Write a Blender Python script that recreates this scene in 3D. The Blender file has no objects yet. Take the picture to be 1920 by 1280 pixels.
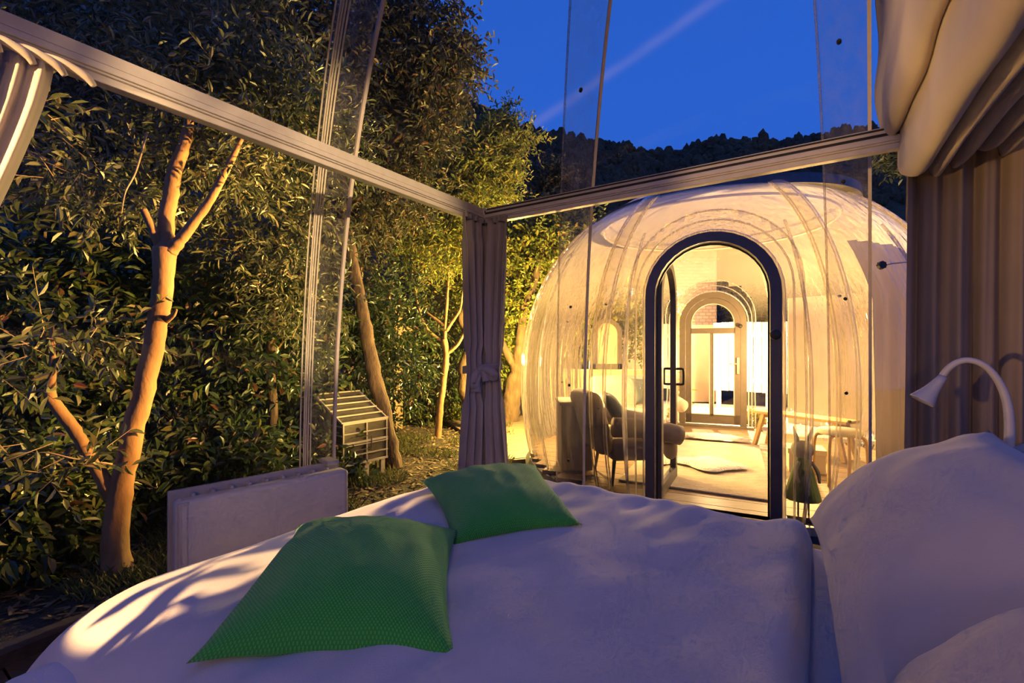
import bpy, bmesh, math, random
import numpy as np
from mathutils import Vector, Matrix, noise as mnoise

scene = bpy.context.scene
COL = scene.collection
PI = math.pi

# ------------------------------------------------------------------ camera
F_PX, CX, CY, CAM_Z = 868.0, 960.0, 650.0, 1.2
cam_d = bpy.data.cameras.new('camera')
cam_d.sensor_width = 36.0
cam_d.lens = F_PX / 1920.0 * 36.0
cam_d.shift_y = (CY - 640.0) / 1920.0
cam_d.clip_start = 0.02
cam_d.clip_end = 1000
cam = bpy.data.objects.new('camera', cam_d)
COL.objects.link(cam)
cam.location = (0, 0, CAM_Z)
cam.rotation_euler = (PI / 2, 0, 0)
scene.camera = cam

def P(px, py, Y):
    """point at depth Y metres in front of the viewpoint, seen at (px, py)"""
    return Vector(((px - CX) / F_PX * Y, Y, CAM_Z + (CY - py) / F_PX * Y))

def G(px, py, z=0.0):
    """point on the horizontal plane z seen at (px, py)"""
    Y = (CAM_Z - z) * F_PX / (py - CY)
    return Vector(((px - CX) / F_PX * Y, Y, z))

# ------------------------------------------------------------------ view
vs = scene.view_settings
vs.view_transform = 'Standard'
vs.look = 'None'
vs.exposure = 0.0
vs.gamma = 1.0
vs.use_curve_mapping = False
scene.cycles.use_denoising = True
scene.cycles.max_bounces = 8
scene.cycles.diffuse_bounces = 3
scene.cycles.glossy_bounces = 4
scene.cycles.transmission_bounces = 8
scene.cycles.transparent_max_bounces = 48
scene.cycles.sample_clamp_indirect = 5.0
scene.cycles.use_adaptive_sampling = True
scene.cycles.adaptive_threshold = 0.06
scene.cycles.adaptive_min_samples = 12
scene.cycles.caustics_reflective = False
scene.cycles.caustics_refractive = False

# ------------------------------------------------------------------ world: dusk sky with a contrail
world = bpy.data.worlds.new('dusk')
scene.world = world
world.use_nodes = True
wt = world.node_tree
for n in list(wt.nodes):
    wt.nodes.remove(n)
w_out = wt.nodes.new('ShaderNodeOutputWorld')
w_bg = wt.nodes.new('ShaderNodeBackground')
w_tc = wt.nodes.new('ShaderNodeTexCoord')
w_sep = wt.nodes.new('ShaderNodeSeparateXYZ')
wt.links.new(w_tc.outputs['Generated'], w_sep.inputs[0])
w_ramp = wt.nodes.new('ShaderNodeValToRGB')
cr = w_ramp.color_ramp
cr.elements[0].position = 0.0
cr.elements[0].color = (0.028, 0.120, 0.60, 1)
cr.elements[1].position = 1.0
cr.elements[1].color = (0.018, 0.085, 0.48, 1)
e = cr.elements.new(0.45)
e.color = (0.022, 0.120, 0.62, 1)
wt.links.new(w_sep.outputs['Z'], w_ramp.inputs[0])
def world_dir(px, py):
    return Vector(((px - CX) / F_PX, 1.0, (CY - py) / F_PX)).normalized()
d1, d2 = world_dir(985, 245), world_dir(1310, 22)
nrm = d1.cross(d2).normalized()
mid = (d1 + d2).normalized()
def w_math(op, a, b=None):
    m = wt.nodes.new('ShaderNodeMath')
    m.operation = op
    for i, x in enumerate((a, b)):
        if x is None:
            continue
        if isinstance(x, (int, float)):
            m.inputs[i].default_value = x
        else:
            wt.links.new(x, m.inputs[i])
    return m.outputs[0]
def w_dot(vec):
    m = wt.nodes.new('ShaderNodeVectorMath')
    m.operation = 'DOT_PRODUCT'
    wt.links.new(w_tc.outputs['Generated'], m.inputs[0])
    m.inputs[1].default_value = vec
    return m.outputs['Value']
w_n = wt.nodes.new('ShaderNodeTexNoise')
w_n.inputs['Scale'].default_value = 7.0
w_n.inputs['Detail'].default_value = 4
wt.links.new(w_tc.outputs['Generated'], w_n.inputs['Vector'])
off = w_math('ADD', w_dot(nrm), w_math('MULTIPLY', w_math('SUBTRACT', w_n.outputs['Fac'], 0.5), 0.014))
q = w_math('DIVIDE', off, 0.0085)
line = w_math('EXPONENT', w_math('MULTIPLY', w_math('MULTIPLY', q, q), -1.0))
rng = wt.nodes.new('ShaderNodeMapRange')
rng.inputs['From Min'].default_value = 0.955
rng.inputs['From Max'].default_value = 0.985
wt.links.new(w_dot(mid), rng.inputs['Value'])
streak = w_math('MULTIPLY', w_math('MULTIPLY', line, rng.outputs[0]), w_math('MULTIPLY', w_n.outputs['Fac'], 1.1))
w_mix = wt.nodes.new('ShaderNodeMix')
w_mix.data_type = 'RGBA'
wt.links.new(w_math('MULTIPLY', streak, 0.55), w_mix.inputs['Factor'])
wt.links.new(w_ramp.outputs[0], w_mix.inputs['A'])
w_mix.inputs['B'].default_value = (0.22, 0.24, 0.62, 1)
wt.links.new(w_mix.outputs['Result'], w_bg.inputs['Color'])
w_bg.inputs['Strength'].default_value = 1.0
wt.links.new(w_bg.outputs[0], w_out.inputs[0])

# ------------------------------------------------------------------ garden and house lamps, added fill lights
WARM = (1.0, 0.62, 0.24)
def lamp_light(name, kind, loc, power, color=WARM, radius=0.05, target=None, spot=60, blend=0.4):
    d = bpy.data.lights.new(name, kind)
    d.energy = power
    d.color = color
    d.shadow_soft_size = radius
    if kind == 'SPOT':
        d.spot_size = math.radians(spot)
        d.spot_blend = blend
    o = bpy.data.objects.new(name, d)
    COL.objects.link(o)
    o.location = loc
    if target is not None:
        o.rotation_euler = (Vector(target) - Vector(loc)).to_track_quat('-Z', 'Y').to_euler()
    return o

# the lamp that shines through leaves on to the foot of the bed, the rail and the curtain
lamp_light('garden_spot_bed', 'SPOT', (-2.75, -2.9, 2.35), 5200, (1.0, 0.60, 0.24), 0.008, (-0.67, 1.36, 0.65), 5.6, 0.3)
lamp_light('garden_spot_rail', 'SPOT', (-2.75, -2.9, 2.35), 6500, (1.0, 0.60, 0.24), 0.015, (-1.46, 0.95, 1.68), 11, 0.12)
lamp_light('strip_fill_spot', 'SPOT', (0.9, -3.1, 2.3), 1700, (1.0, 0.66, 0.30), 0.03, (-1.0, 2.55, 1.75), 15, 0.5)  # added fill with no known source, brightens the left joint strip
# garden lamps between the two domes
lamp_light('garden_lamp_hedge', 'SPOT', (0.0, 3.95, 0.45), 600, (1.0, 0.64, 0.17), 0.06, (-2.7, 4.2, 2.9), 112, 0.7)
lamp_light('garden_lamp_trees', 'POINT', (0.42, 8.95, 1.1), 900, (1.0, 0.68, 0.15), 0.08)
lamp_light('garden_lamp_deck', 'POINT', (0.25, 6.75, 1.15), 950, (1.0, 0.68, 0.15), 0.08)
lamp_light('garden_lamp_trunk', 'SPOT', (0.9, 3.35, 1.9), 2100, (1.0, 0.50, 0.12), 0.05, (-2.4, 2.9, 1.6), 50, 0.6)
# lamps of the second dome and the terrace behind it
lamp_light('dome_lamp', 'POINT', (3.45, 5.55, 1.15), 290, (1.0, 0.60, 0.20), 0.09)
lamp_light('dome_lamp_low', 'POINT', (0.72, 5.6, 1.0), 210, (1.0, 0.62, 0.20), 0.05)
lamp_light('terrace_lamp', 'POINT', (4.25, 8.7, 0.9), 650, (1.0, 0.70, 0.32), 0.08)
lamp_light('house_lamp', 'POINT', (3.6, 9.4, 2.2), 750, (1.0, 0.62, 0.26), 0.08)
# two warm fills added behind the viewpoint, then the garden lamp at left
lamp_light('warm_fill', 'POINT', (-0.3, -3.6, 2.7), 145, (1.0, 0.52, 0.13), 0.5)
lamp_light('low_warm_fill', 'POINT', (-1.5, -2.7, 0.85), 50, (1.0, 0.55, 0.17), 0.12)
lamp_light('garden_spot_left', 'SPOT', (-3.3, -0.45, 0.95), 540, (1.0, 0.56, 0.20), 0.06, (1.3, 1.0, 2.30), 42, 0.8)

# ------------------------------------------------------------------ materials
MATS = {}
def base_mat(name):
    m = bpy.data.materials.new(name)
    m.use_nodes = True
    nt = m.node_tree
    MATS[name] = m
    return m, nt, nt.nodes['Principled BSDF'], nt.nodes['Material Output']

def N(nt, t, **kw):
    n = nt.nodes.new(t)
    for k, v in kw.items():
        if k in n.inputs:
            n.inputs[k].default_value = v
        else:
            setattr(n, k, v)
    return n

def ramp(nt, fac, stops):
    r = nt.nodes.new('ShaderNodeValToRGB')
    els = r.color_ramp.elements
    els[0].position, els[0].color = stops[0][0], (*stops[0][1], 1)
    els[1].position, els[1].color = stops[-1][0], (*stops[-1][1], 1)
    for p, c in stops[1:-1]:
        e = els.new(p)
        e.color = (*c, 1)
    nt.links.new(fac, r.inputs[0])
    return r.outputs[0]

def bump(nt, bsdf, height, strength=0.3, dist=0.01):
    b = N(nt, 'ShaderNodeBump')
    b.inputs['Strength'].default_value = strength
    b.inputs['Distance'].default_value = dist
    nt.links.new(height, b.inputs['Height'])
    nt.links.new(b.outputs[0], bsdf.inputs['Normal'])
    return b

def obj_vec(nt, scale=(1, 1, 1)):
    tc = N(nt, 'ShaderNodeTexCoord')
    mp = N(nt, 'ShaderNodeMapping')
    mp.inputs['Scale'].default_value = scale
    nt.links.new(tc.outputs['Object'], mp.inputs['Vector'])
    return mp.outputs[0]

def noisy(name, c1, c2, scale=5, rough=0.7, vscale=(1, 1, 1), bstr=0.2, bdist=0.004, detail=4, bscale=None, metallic=0.0):
    m, nt, b, o = base_mat(name)
    v = obj_vec(nt, vscale)
    n = N(nt, 'ShaderNodeTexNoise', Scale=scale, Detail=detail)
    nt.links.new(v, n.inputs['Vector'])
    nt.links.new(ramp(nt, n.outputs['Fac'], [(0.3, c1), (0.7, c2)]), b.inputs['Base Color'])
    b.inputs['Roughness'].default_value = rough
    b.inputs['Metallic'].default_value = metallic
    if bstr:
        n2 = N(nt, 'ShaderNodeTexNoise', Scale=bscale or scale * 4, Detail=5)
        nt.links.new(v, n2.inputs['Vector'])
        bump(nt, b, n2.outputs['Fac'], bstr, bdist)
    return m

def fabric(name, c, rough=0.9, weave=260, bstr=0.25, transl=0.0, vary=0.12):
    m, nt, b, o = base_mat(name)
    v = obj_vec(nt)
    n = N(nt, 'ShaderNodeTexNoise', Scale=6.0, Detail=3)
    nt.links.new(v, n.inputs['Vector'])
    c2 = tuple(x * (1 - vary) for x in c)
    nt.links.new(ramp(nt, n.outputs['Fac'], [(0.3, c2), (0.7, c)]), b.inputs['Base Color'])
    b.inputs['Roughness'].default_value = rough
    b.inputs['Sheen Weight'].default_value = 0.15
    n2 = N(nt, 'ShaderNodeTexNoise', Scale=weave, Detail=2)
    nt.links.new(v, n2.inputs['Vector'])
    bump(nt, b, n2.outputs['Fac'], bstr, 0.002)
    if transl:
        t = N(nt, 'ShaderNodeBsdfTranslucent')
        t.inputs['Color'].default_value = (*c, 1)
        mx = N(nt, 'ShaderNodeMixShader')
        mx.inputs[0].default_value = transl
        nt.links.new(b.outputs[0], mx.inputs[1])
        nt.links.new(t.outputs[0], mx.inputs[2])
        nt.links.new(mx.outputs[0], o.inputs[0])
    return m

def leafmat(name, stops, rough=0.38, transl=0.3):
    m, nt, b, o = base_mat(name)
    g = N(nt, 'ShaderNodeNewGeometry')
    c = ramp(nt, g.outputs['Random Per Island'], stops)
    nt.links.new(c, b.inputs['Base Color'])
    b.inputs['Roughness'].default_value = rough
    b.inputs['Specular IOR Level'].default_value = 0.6
    t = N(nt, 'ShaderNodeBsdfTranslucent')
    nt.links.new(c, t.inputs['Color'])
    mx = N(nt, 'ShaderNodeMixShader')
    mx.inputs[0].default_value = transl
    nt.links.new(b.outputs[0], mx.inputs[1])
    nt.links.new(t.outputs[0], mx.inputs[2])
    nt.links.new(mx.outputs[0], o.inputs[0])
    return m

def clear(name, tint=(1, 1, 1), ior=1.4, rough=0.02, haze=0.0, haze_col=(0.9, 0.86, 0.8), streak=0.0, sscale=(14, 14, 0.8), haze_top=None, gain=1.0, transl=0.5):
    """clear plastic sheet: see-through, Fresnel gloss with moulded ripples, a little scattering film"""
    m = bpy.data.materials.new(name)
    m.use_nodes = True
    MATS[name] = m
    nt = m.node_tree
    for n in list(nt.nodes):
        nt.nodes.remove(n)
    o = N(nt, 'ShaderNodeOutputMaterial')
    tr = N(nt, 'ShaderNodeBsdfTransparent')
    tr.inputs['Color'].default_value = (*tint, 1)
    gl = N(nt, 'ShaderNodeBsdfGlossy')
    gl.inputs['Roughness'].default_value = rough
    gl.inputs['Color'].default_value = (1, 1, 1, 1)
    fr = N(nt, 'ShaderNodeFresnel')
    fr.inputs['IOR'].default_value = ior
    v = obj_vec(nt, sscale)
    nz = N(nt, 'ShaderNodeTexNoise', Scale=1.0, Detail=3)
    nt.links.new(v, nz.inputs['Vector'])
    if streak:
        bp = N(nt, 'ShaderNodeBump')
        bp.inputs['Strength'].default_value = streak
        bp.inputs['Distance'].default_value = 0.03
        nt.links.new(nz.outputs['Fac'], bp.inputs['Height'])
        nt.links.new(bp.outputs[0], gl.inputs['Normal'])
        nt.links.new(bp.outputs[0], fr.inputs['Normal'])
    fm = N(nt, 'ShaderNodeMath', operation='MULTIPLY')
    fm.inputs[1].default_value = gain
    fm.use_clamp = True
    nt.links.new(fr.outputs[0], fm.inputs[0])
    mx = N(nt, 'ShaderNodeMixShader')
    nt.links.new(fm.outputs[0], mx.inputs[0])
    nt.links.new(tr.outputs[0], mx.inputs[1])
    nt.links.new(gl.outputs[0], mx.inputs[2])
    last = mx.outputs[0]
    if haze or haze_top:
        df = N(nt, 'ShaderNodeBsdfDiffuse')
        df.inputs['Color'].default_value = (*haze_col, 1)
        tl = N(nt, 'ShaderNodeBsdfTranslucent')
        tl.inputs['Color'].default_value = (*haze_col, 1)
        mh = N(nt, 'ShaderNodeMixShader')
        mh.inputs[0].default_value = transl
        nt.links.new(df.outputs[0], mh.inputs[1])
        nt.links.new(tl.outputs[0], mh.inputs[2])
        hf = N(nt, 'ShaderNodeMapRange')
        hf.inputs['From Min'].default_value = 0.35
        hf.inputs['From Max'].default_value = 0.7
        hf.inputs['To Min'].default_value = haze * 0.4
        hf.inputs['To Max'].default_value = haze * 1.6
        nt.links.new(nz.outputs['Fac'], hf.inputs['Value'])
        fac = hf.outputs[0]
        if haze_top:      # condensation film that sits on the upper part of the sheet
            tc = N(nt, 'ShaderNodeTexCoord')
            sp = N(nt, 'ShaderNodeSeparateXYZ')
            nt.links.new(tc.outputs['Object'], sp.inputs[0])
            hz = N(nt, 'ShaderNodeMapRange')
            hz.interpolation_type = 'SMOOTHSTEP'
            hz.inputs['From Min'].default_value = haze_top[0]
            hz.inputs['From Max'].default_value = haze_top[1]
            hz.inputs['To Min'].default_value = 0.0
            hz.inputs['To Max'].default_value = haze_top[2]
            nt.links.new(sp.outputs['Z'], hz.inputs['Value'])
            ad = N(nt, 'ShaderNodeMath', operation='ADD')
            nt.links.new(fac, ad.inputs[0])
            nt.links.new(hz.outputs[0], ad.inputs[1])
            ad.use_clamp = True
            fac = ad.outputs[0]
        m2 = N(nt, 'ShaderNodeMixShader')
        nt.links.new(fac, m2.inputs[0])
        nt.links.new(last, m2.inputs[1])
        nt.links.new(mh.outputs[0], m2.inputs[2])
        last = m2.outputs[0]
    nt.links.new(last, o.inputs[0])
    return m

WHITE_BED = fabric('bed_linen', (0.52, 0.47, 0.45), 0.92, 320, 0.3)
PILLOW_W = fabric('pillow_cotton', (0.44, 0.39, 0.36), 0.92, 320, 0.15)
SHEET_W = fabric('sheet_cotton', (0.50, 0.48, 0.53), 0.92, 320, 0.2)
CURT = fabric('curtain_grey', (0.43, 0.385, 0.39), 0.92, 400, 0.2, 0.12)
CURT_W = fabric('curtain_cream', (0.72, 0.64, 0.54), 0.92, 400, 0.2, 0.35)
CURT_B = fabric('curtain_taupe', (0.34, 0.27, 0.215), 0.9, 400, 0.2, 0.36)
SHADE_F = fabric('shade_canvas', (0.72, 0.60, 0.44), 0.92, 300, 0.2, 0.08)
RAIL_M = noisy('rail_enamel', (0.56, 0.52, 0.50), (0.62, 0.58, 0.56), 30, 0.42, bstr=0.04)
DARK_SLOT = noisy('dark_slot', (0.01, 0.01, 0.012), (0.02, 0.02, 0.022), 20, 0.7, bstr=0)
RAD_M = noisy('radiator_enamel', (0.60, 0.57, 0.56), (0.66, 0.62, 0.61), 14, 0.55, bstr=0.06, bscale=200)
RAD_D = noisy('radiator_side', (0.46, 0.43, 0.42), (0.52, 0.48, 0.47), 14, 0.6, bstr=0.05)
LAMP_W = noisy('lamp_white', (0.40, 0.38, 0.38), (0.45, 0.43, 0.43), 12, 0.45, bstr=0)
BLACK = noisy('black_rubber', (0.012, 0.012, 0.012), (0.02, 0.02, 0.02), 30, 0.5, bstr=0)
STEEL = noisy('steel', (0.45, 0.44, 0.42), (0.6, 0.58, 0.55), 40, 0.3, bstr=0, metallic=0.9)
DOOR_G = noisy('door_anthracite', (0.085, 0.075, 0.09), (0.11, 0.097, 0.11), 20, 0.5, bstr=0.05)
DOOR_B = noisy('door_taupe', (0.13, 0.105, 0.09), (0.16, 0.13, 0.11), 20, 0.5, bstr=0.05)
GASKET = noisy('gasket_pale', (0.75, 0.68, 0.58), (0.8, 0.74, 0.63), 20, 0.4, bstr=0)
EDGE_M = noisy('frosted_cut_edge', (0.70, 0.62, 0.58), (0.78, 0.70, 0.66), 30, 0.35, bstr=0.05)
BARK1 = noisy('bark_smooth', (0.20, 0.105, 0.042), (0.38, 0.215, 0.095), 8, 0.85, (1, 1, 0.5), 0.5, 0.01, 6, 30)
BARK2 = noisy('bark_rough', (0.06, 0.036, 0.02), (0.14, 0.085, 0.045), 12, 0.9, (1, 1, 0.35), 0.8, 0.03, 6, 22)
TWIG_M = noisy('twig_bark', (0.20, 0.14, 0.08), (0.34, 0.25, 0.15), 20, 0.85, bstr=0.2)
DECK = noisy('deck_wood', (0.12, 0.08, 0.048), (0.20, 0.14, 0.085), 3, 0.65, (1.2, 14, 14), 0.3, 0.003)
FLOOR_W = noisy('floor_oak', (0.22, 0.145, 0.09), (0.34, 0.24, 0.155), 3, 0.5, (1.2, 16, 16), 0.2, 0.002)
DARKWOOD = noisy('dark_wood', (0.05, 0.035, 0.025), (0.09, 0.065, 0.045), 5, 0.6, (1, 8, 8), 0.2)
BENCH_W = noisy('bench_oak', (0.48, 0.30, 0.13), (0.62, 0.42, 0.20), 4, 0.5, (1.5, 14, 14), 0.15)
FENCE_W = noisy('fence_board', (0.20, 0.13, 0.075), (0.33, 0.22, 0.13), 5, 0.8, (6, 6, 1), 0.3)
FENCE_P = noisy('fence_painted', (0.72, 0.66, 0.55), (0.82, 0.76, 0.64), 5, 0.7, (6, 6, 1), 0.15)
PLASTER = noisy('plaster', (0.66, 0.55, 0.40), (0.76, 0.65, 0.48), 3, 0.85, bstr=0.15)
PLASTER2 = noisy('plaster_tan', (0.62, 0.44, 0.27), (0.72, 0.53, 0.34), 2, 0.85, bstr=0.15)
TILE = noisy('terrace_tile', (0.58, 0.50, 0.40), (0.68, 0.60, 0.48), 6, 0.7, bstr=0.1)
SOIL = noisy('soil', (0.030, 0.022, 0.013), (0.075, 0.055, 0.03), 9, 0.95, bstr=0.9, bdist=0.05)
HILL = noisy('hill_forest', (0.070, 0.030, 0.009), (0.17, 0.070, 0.020), 0.16, 0.95, bstr=0.6, bdist=1.5, bscale=0.8)
UPH = fabric('upholstery_taupe', (0.34, 0.28, 0.24), 0.9, 220, 0.3)
UPH_L = fabric('upholstery_cream', (0.62, 0.54, 0.44), 0.9, 220, 0.3)
CUSH_D = fabric('cushion_slate', (0.12, 0.15, 0.16), 0.9, 220, 0.3)
SHEEP = noisy('sheepskin', (0.84, 0.82, 0.78), (0.92, 0.90, 0.87), 12, 0.95, bstr=1.0, bdist=0.03, bscale=60)
RUG_M = noisy('rug_wool', (0.50, 0.42, 0.35), (0.62, 0.54, 0.46), 7, 0.95, (1, 2.5, 1), 0.9, 0.02, 5, 40)
CONE_G = noisy('painted_green', (0.05, 0.115, 0.03), (0.075, 0.15, 0.045), 6, 0.6, bstr=0.05)
FIG_W = noisy('painted_pale', (0.55, 0.52, 0.48), (0.62, 0.58, 0.54), 6, 0.6, bstr=0.05)
BOX_W = noisy('card_box', (0.72, 0.66, 0.56), (0.80, 0.74, 0.63), 6, 0.7, bstr=0.05)
SLAT_P = noisy('slat_painted', (0.30, 0.265, 0.20), (0.42, 0.37, 0.28), 8, 0.6, bstr=0.1)
HUTCH_D = noisy('hutch_panel', (0.06, 0.055, 0.04), (0.11, 0.095, 0.07), 20, 0.25, (1, 1, 6), 0.1)
CAP_M = noisy('cap_rim', (0.05, 0.05, 0.055), (0.08, 0.08, 0.09), 20, 0.4, bstr=0)
ROSE_M = leafmat('yellow_leaves', [(0, (0.35, 0.27, 0.03)), (0.6, (0.55, 0.42, 0.05)), (1, (0.30, 0.32, 0.05))], 0.5)
LAUREL = leafmat('laurel_leaves', [(0, (0.024, 0.048, 0.014)), (0.45, (0.044, 0.076, 0.020)), (0.85, (0.088, 0.112, 0.036)), (0.97, (0.136, 0.112, 0.040)), (1, (0.208, 0.072, 0.032))], 0.30, 0.2)
OLIVE = leafmat('olive_leaves', [(0, (0.040, 0.060, 0.024)), (0.5, (0.080, 0.100, 0.044)), (0.9, (0.152, 0.160, 0.072)), (1, (0.200, 0.160, 0.080))], 0.36, 0.25)
BROWNISH = leafmat('oak_leaves', [(0, (0.036, 0.044, 0.018)), (0.55, (0.076, 0.080, 0.032)), (0.9, (0.136, 0.112, 0.044)), (1, (0.224, 0.096, 0.032))], 0.45, 0.3)
LITGREEN = leafmat('maple_leaves', [(0, (0.11, 0.15, 0.025)), (0.5, (0.21, 0.25, 0.04)), (0.9, (0.38, 0.34, 0.05)), (1, (0.45, 0.26, 0.05))], 0.45, 0.4)
GRASS_M = leafmat('grass_blades', [(0, (0.05, 0.08, 0.02)), (0.6, (0.13, 0.15, 0.04)), (1, (0.26, 0.20, 0.08))], 0.6, 0.3)
LITTER_M = leafmat('leaf_litter', [(0, (0.08, 0.05, 0.02)), (0.6, (0.18, 0.12, 0.05)), (1, (0.32, 0.22, 0.10))], 0.7, 0.1)
DOME1_M = clear('bubble_sheet', (0.985, 0.985, 0.985), 1.30, 0.01, haze=0.004, streak=0.05, sscale=(5, 5, 0.5))
GLINT_M = noisy('ridge_glint', (0.80, 0.72, 0.60), (0.90, 0.84, 0.72), 40, 0.3, (1, 1, 0.1), 0.05)  # pale cream paints the bright highlight lines on the left strip's ridges
STRIP_M = clear('joint_strip', (0.90, 0.88, 0.86), 1.45, 0.06, haze=0.09, haze_col=(0.92, 0.86, 0.88), streak=0.5, sscale=(22, 22, 0.3), gain=1.6)
RIDGE_M = clear('moulded_ridge', (0.92, 0.89, 0.86), 1.35, 0.16, haze=0.22, haze_col=(0.95, 0.88, 0.85), streak=0.1, sscale=(60, 60, 1.5), gain=1.0)
DOME2_M = clear('bubble_sheet_far', (0.97, 0.95, 0.92), 1.45, 0.04, haze=0.012, streak=0.8, sscale=(11, 11, 0.3), haze_top=(1.5, 2.35, 0.34), gain=1.5, transl=0.12)
RIDGE2_M = clear('moulded_flute', (0.9, 0.86, 0.8), 1.35, 0.16, haze=0.45, haze_col=(1.0, 0.95, 0.86), streak=0.1, sscale=(60, 60, 1.5))
STRIP2_M = clear('joint_strip_far', (0.88, 0.85, 0.80), 1.5, 0.06, haze=0.07, streak=0.5, sscale=(26, 26, 0.5), gain=1.5)
GLASS_M = clear('pane_glass', (0.97, 0.96, 0.95), 1.45, 0.0)

# green waffle cushion
m, nt, b, o = base_mat('waffle_green')
uv = N(nt, 'ShaderNodeTexCoord')
sep = N(nt, 'ShaderNodeSeparateXYZ')
nt.links.new(uv.outputs['UV'], sep.inputs[0])
def s_(out, k):
    a = N(nt, 'ShaderNodeMath', operation='MULTIPLY'); a.inputs[1].default_value = k * 2 * PI
    nt.links.new(out, a.inputs[0])
    c = N(nt, 'ShaderNodeMath', operation='SINE'); nt.links.new(a.outputs[0], c.inputs[0])
    return c.outputs[0]
mu = N(nt, 'ShaderNodeMath', operation='MULTIPLY')
nt.links.new(s_(sep.outputs['X'], 64), mu.inputs[0])
nt.links.new(s_(sep.outputs['Y'], 64), mu.inputs[1])
nt.links.new(ramp(nt, mu.outputs[0], [(0.0, (0.022, 0.24, 0.026)), (0.6, (0.05, 0.42, 0.05))]), b.inputs['Base Color'])
b.inputs['Roughness'].default_value = 0.85
b.inputs['Sheen Weight'].default_value = 0.2
bump(nt, b, mu.outputs[0], 0.5, 0.003)
GREEN = m

# stone house wall
m, nt, b, o = base_mat('stone_courses')
br = N(nt, 'ShaderNodeTexBrick', Scale=3.2)
br.inputs['Color1'].default_value = (0.34, 0.23, 0.19, 1)
br.inputs['Color2'].default_value = (0.24, 0.17, 0.14, 1)
br.inputs['Mortar'].default_value = (0.15, 0.12, 0.10, 1)
br.inputs['Mortar Size'].default_value = 0.03
tc = N(nt, 'ShaderNodeTexCoord')
sp = N(nt, 'ShaderNodeSeparateXYZ'); cb = N(nt, 'ShaderNodeCombineXYZ')
nt.links.new(tc.outputs['Object'], sp.inputs[0])
nt.links.new(sp.outputs['X'], cb.inputs['X']); nt.links.new(sp.outputs['Z'], cb.inputs['Y'])
nt.links.new(cb.outputs[0], br.inputs['Vector'])
nt.links.new(br.outputs['Color'], b.inputs['Base Color'])
b.inputs['Roughness'].default_value = 0.9
bump(nt, b, br.outputs['Fac'], -0.5, 0.02)
STONE = m

# ------------------------------------------------------------------ mesh helpers
def tag(o, label=None, cat=None, group=None, kind=None):
    for k, v in (('label', label), ('category', cat), ('group', group), ('kind', kind)):
        if v is not None:
            o[k] = v
    return o

def thing(name, label, cat, loc=(0, 0, 0), group=None, kind=None):
    o = bpy.data.objects.new(name, None)
    o.empty_display_size = 0.1
    COL.objects.link(o)
    o.location = loc
    return tag(o, label, cat, group, kind)

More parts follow.
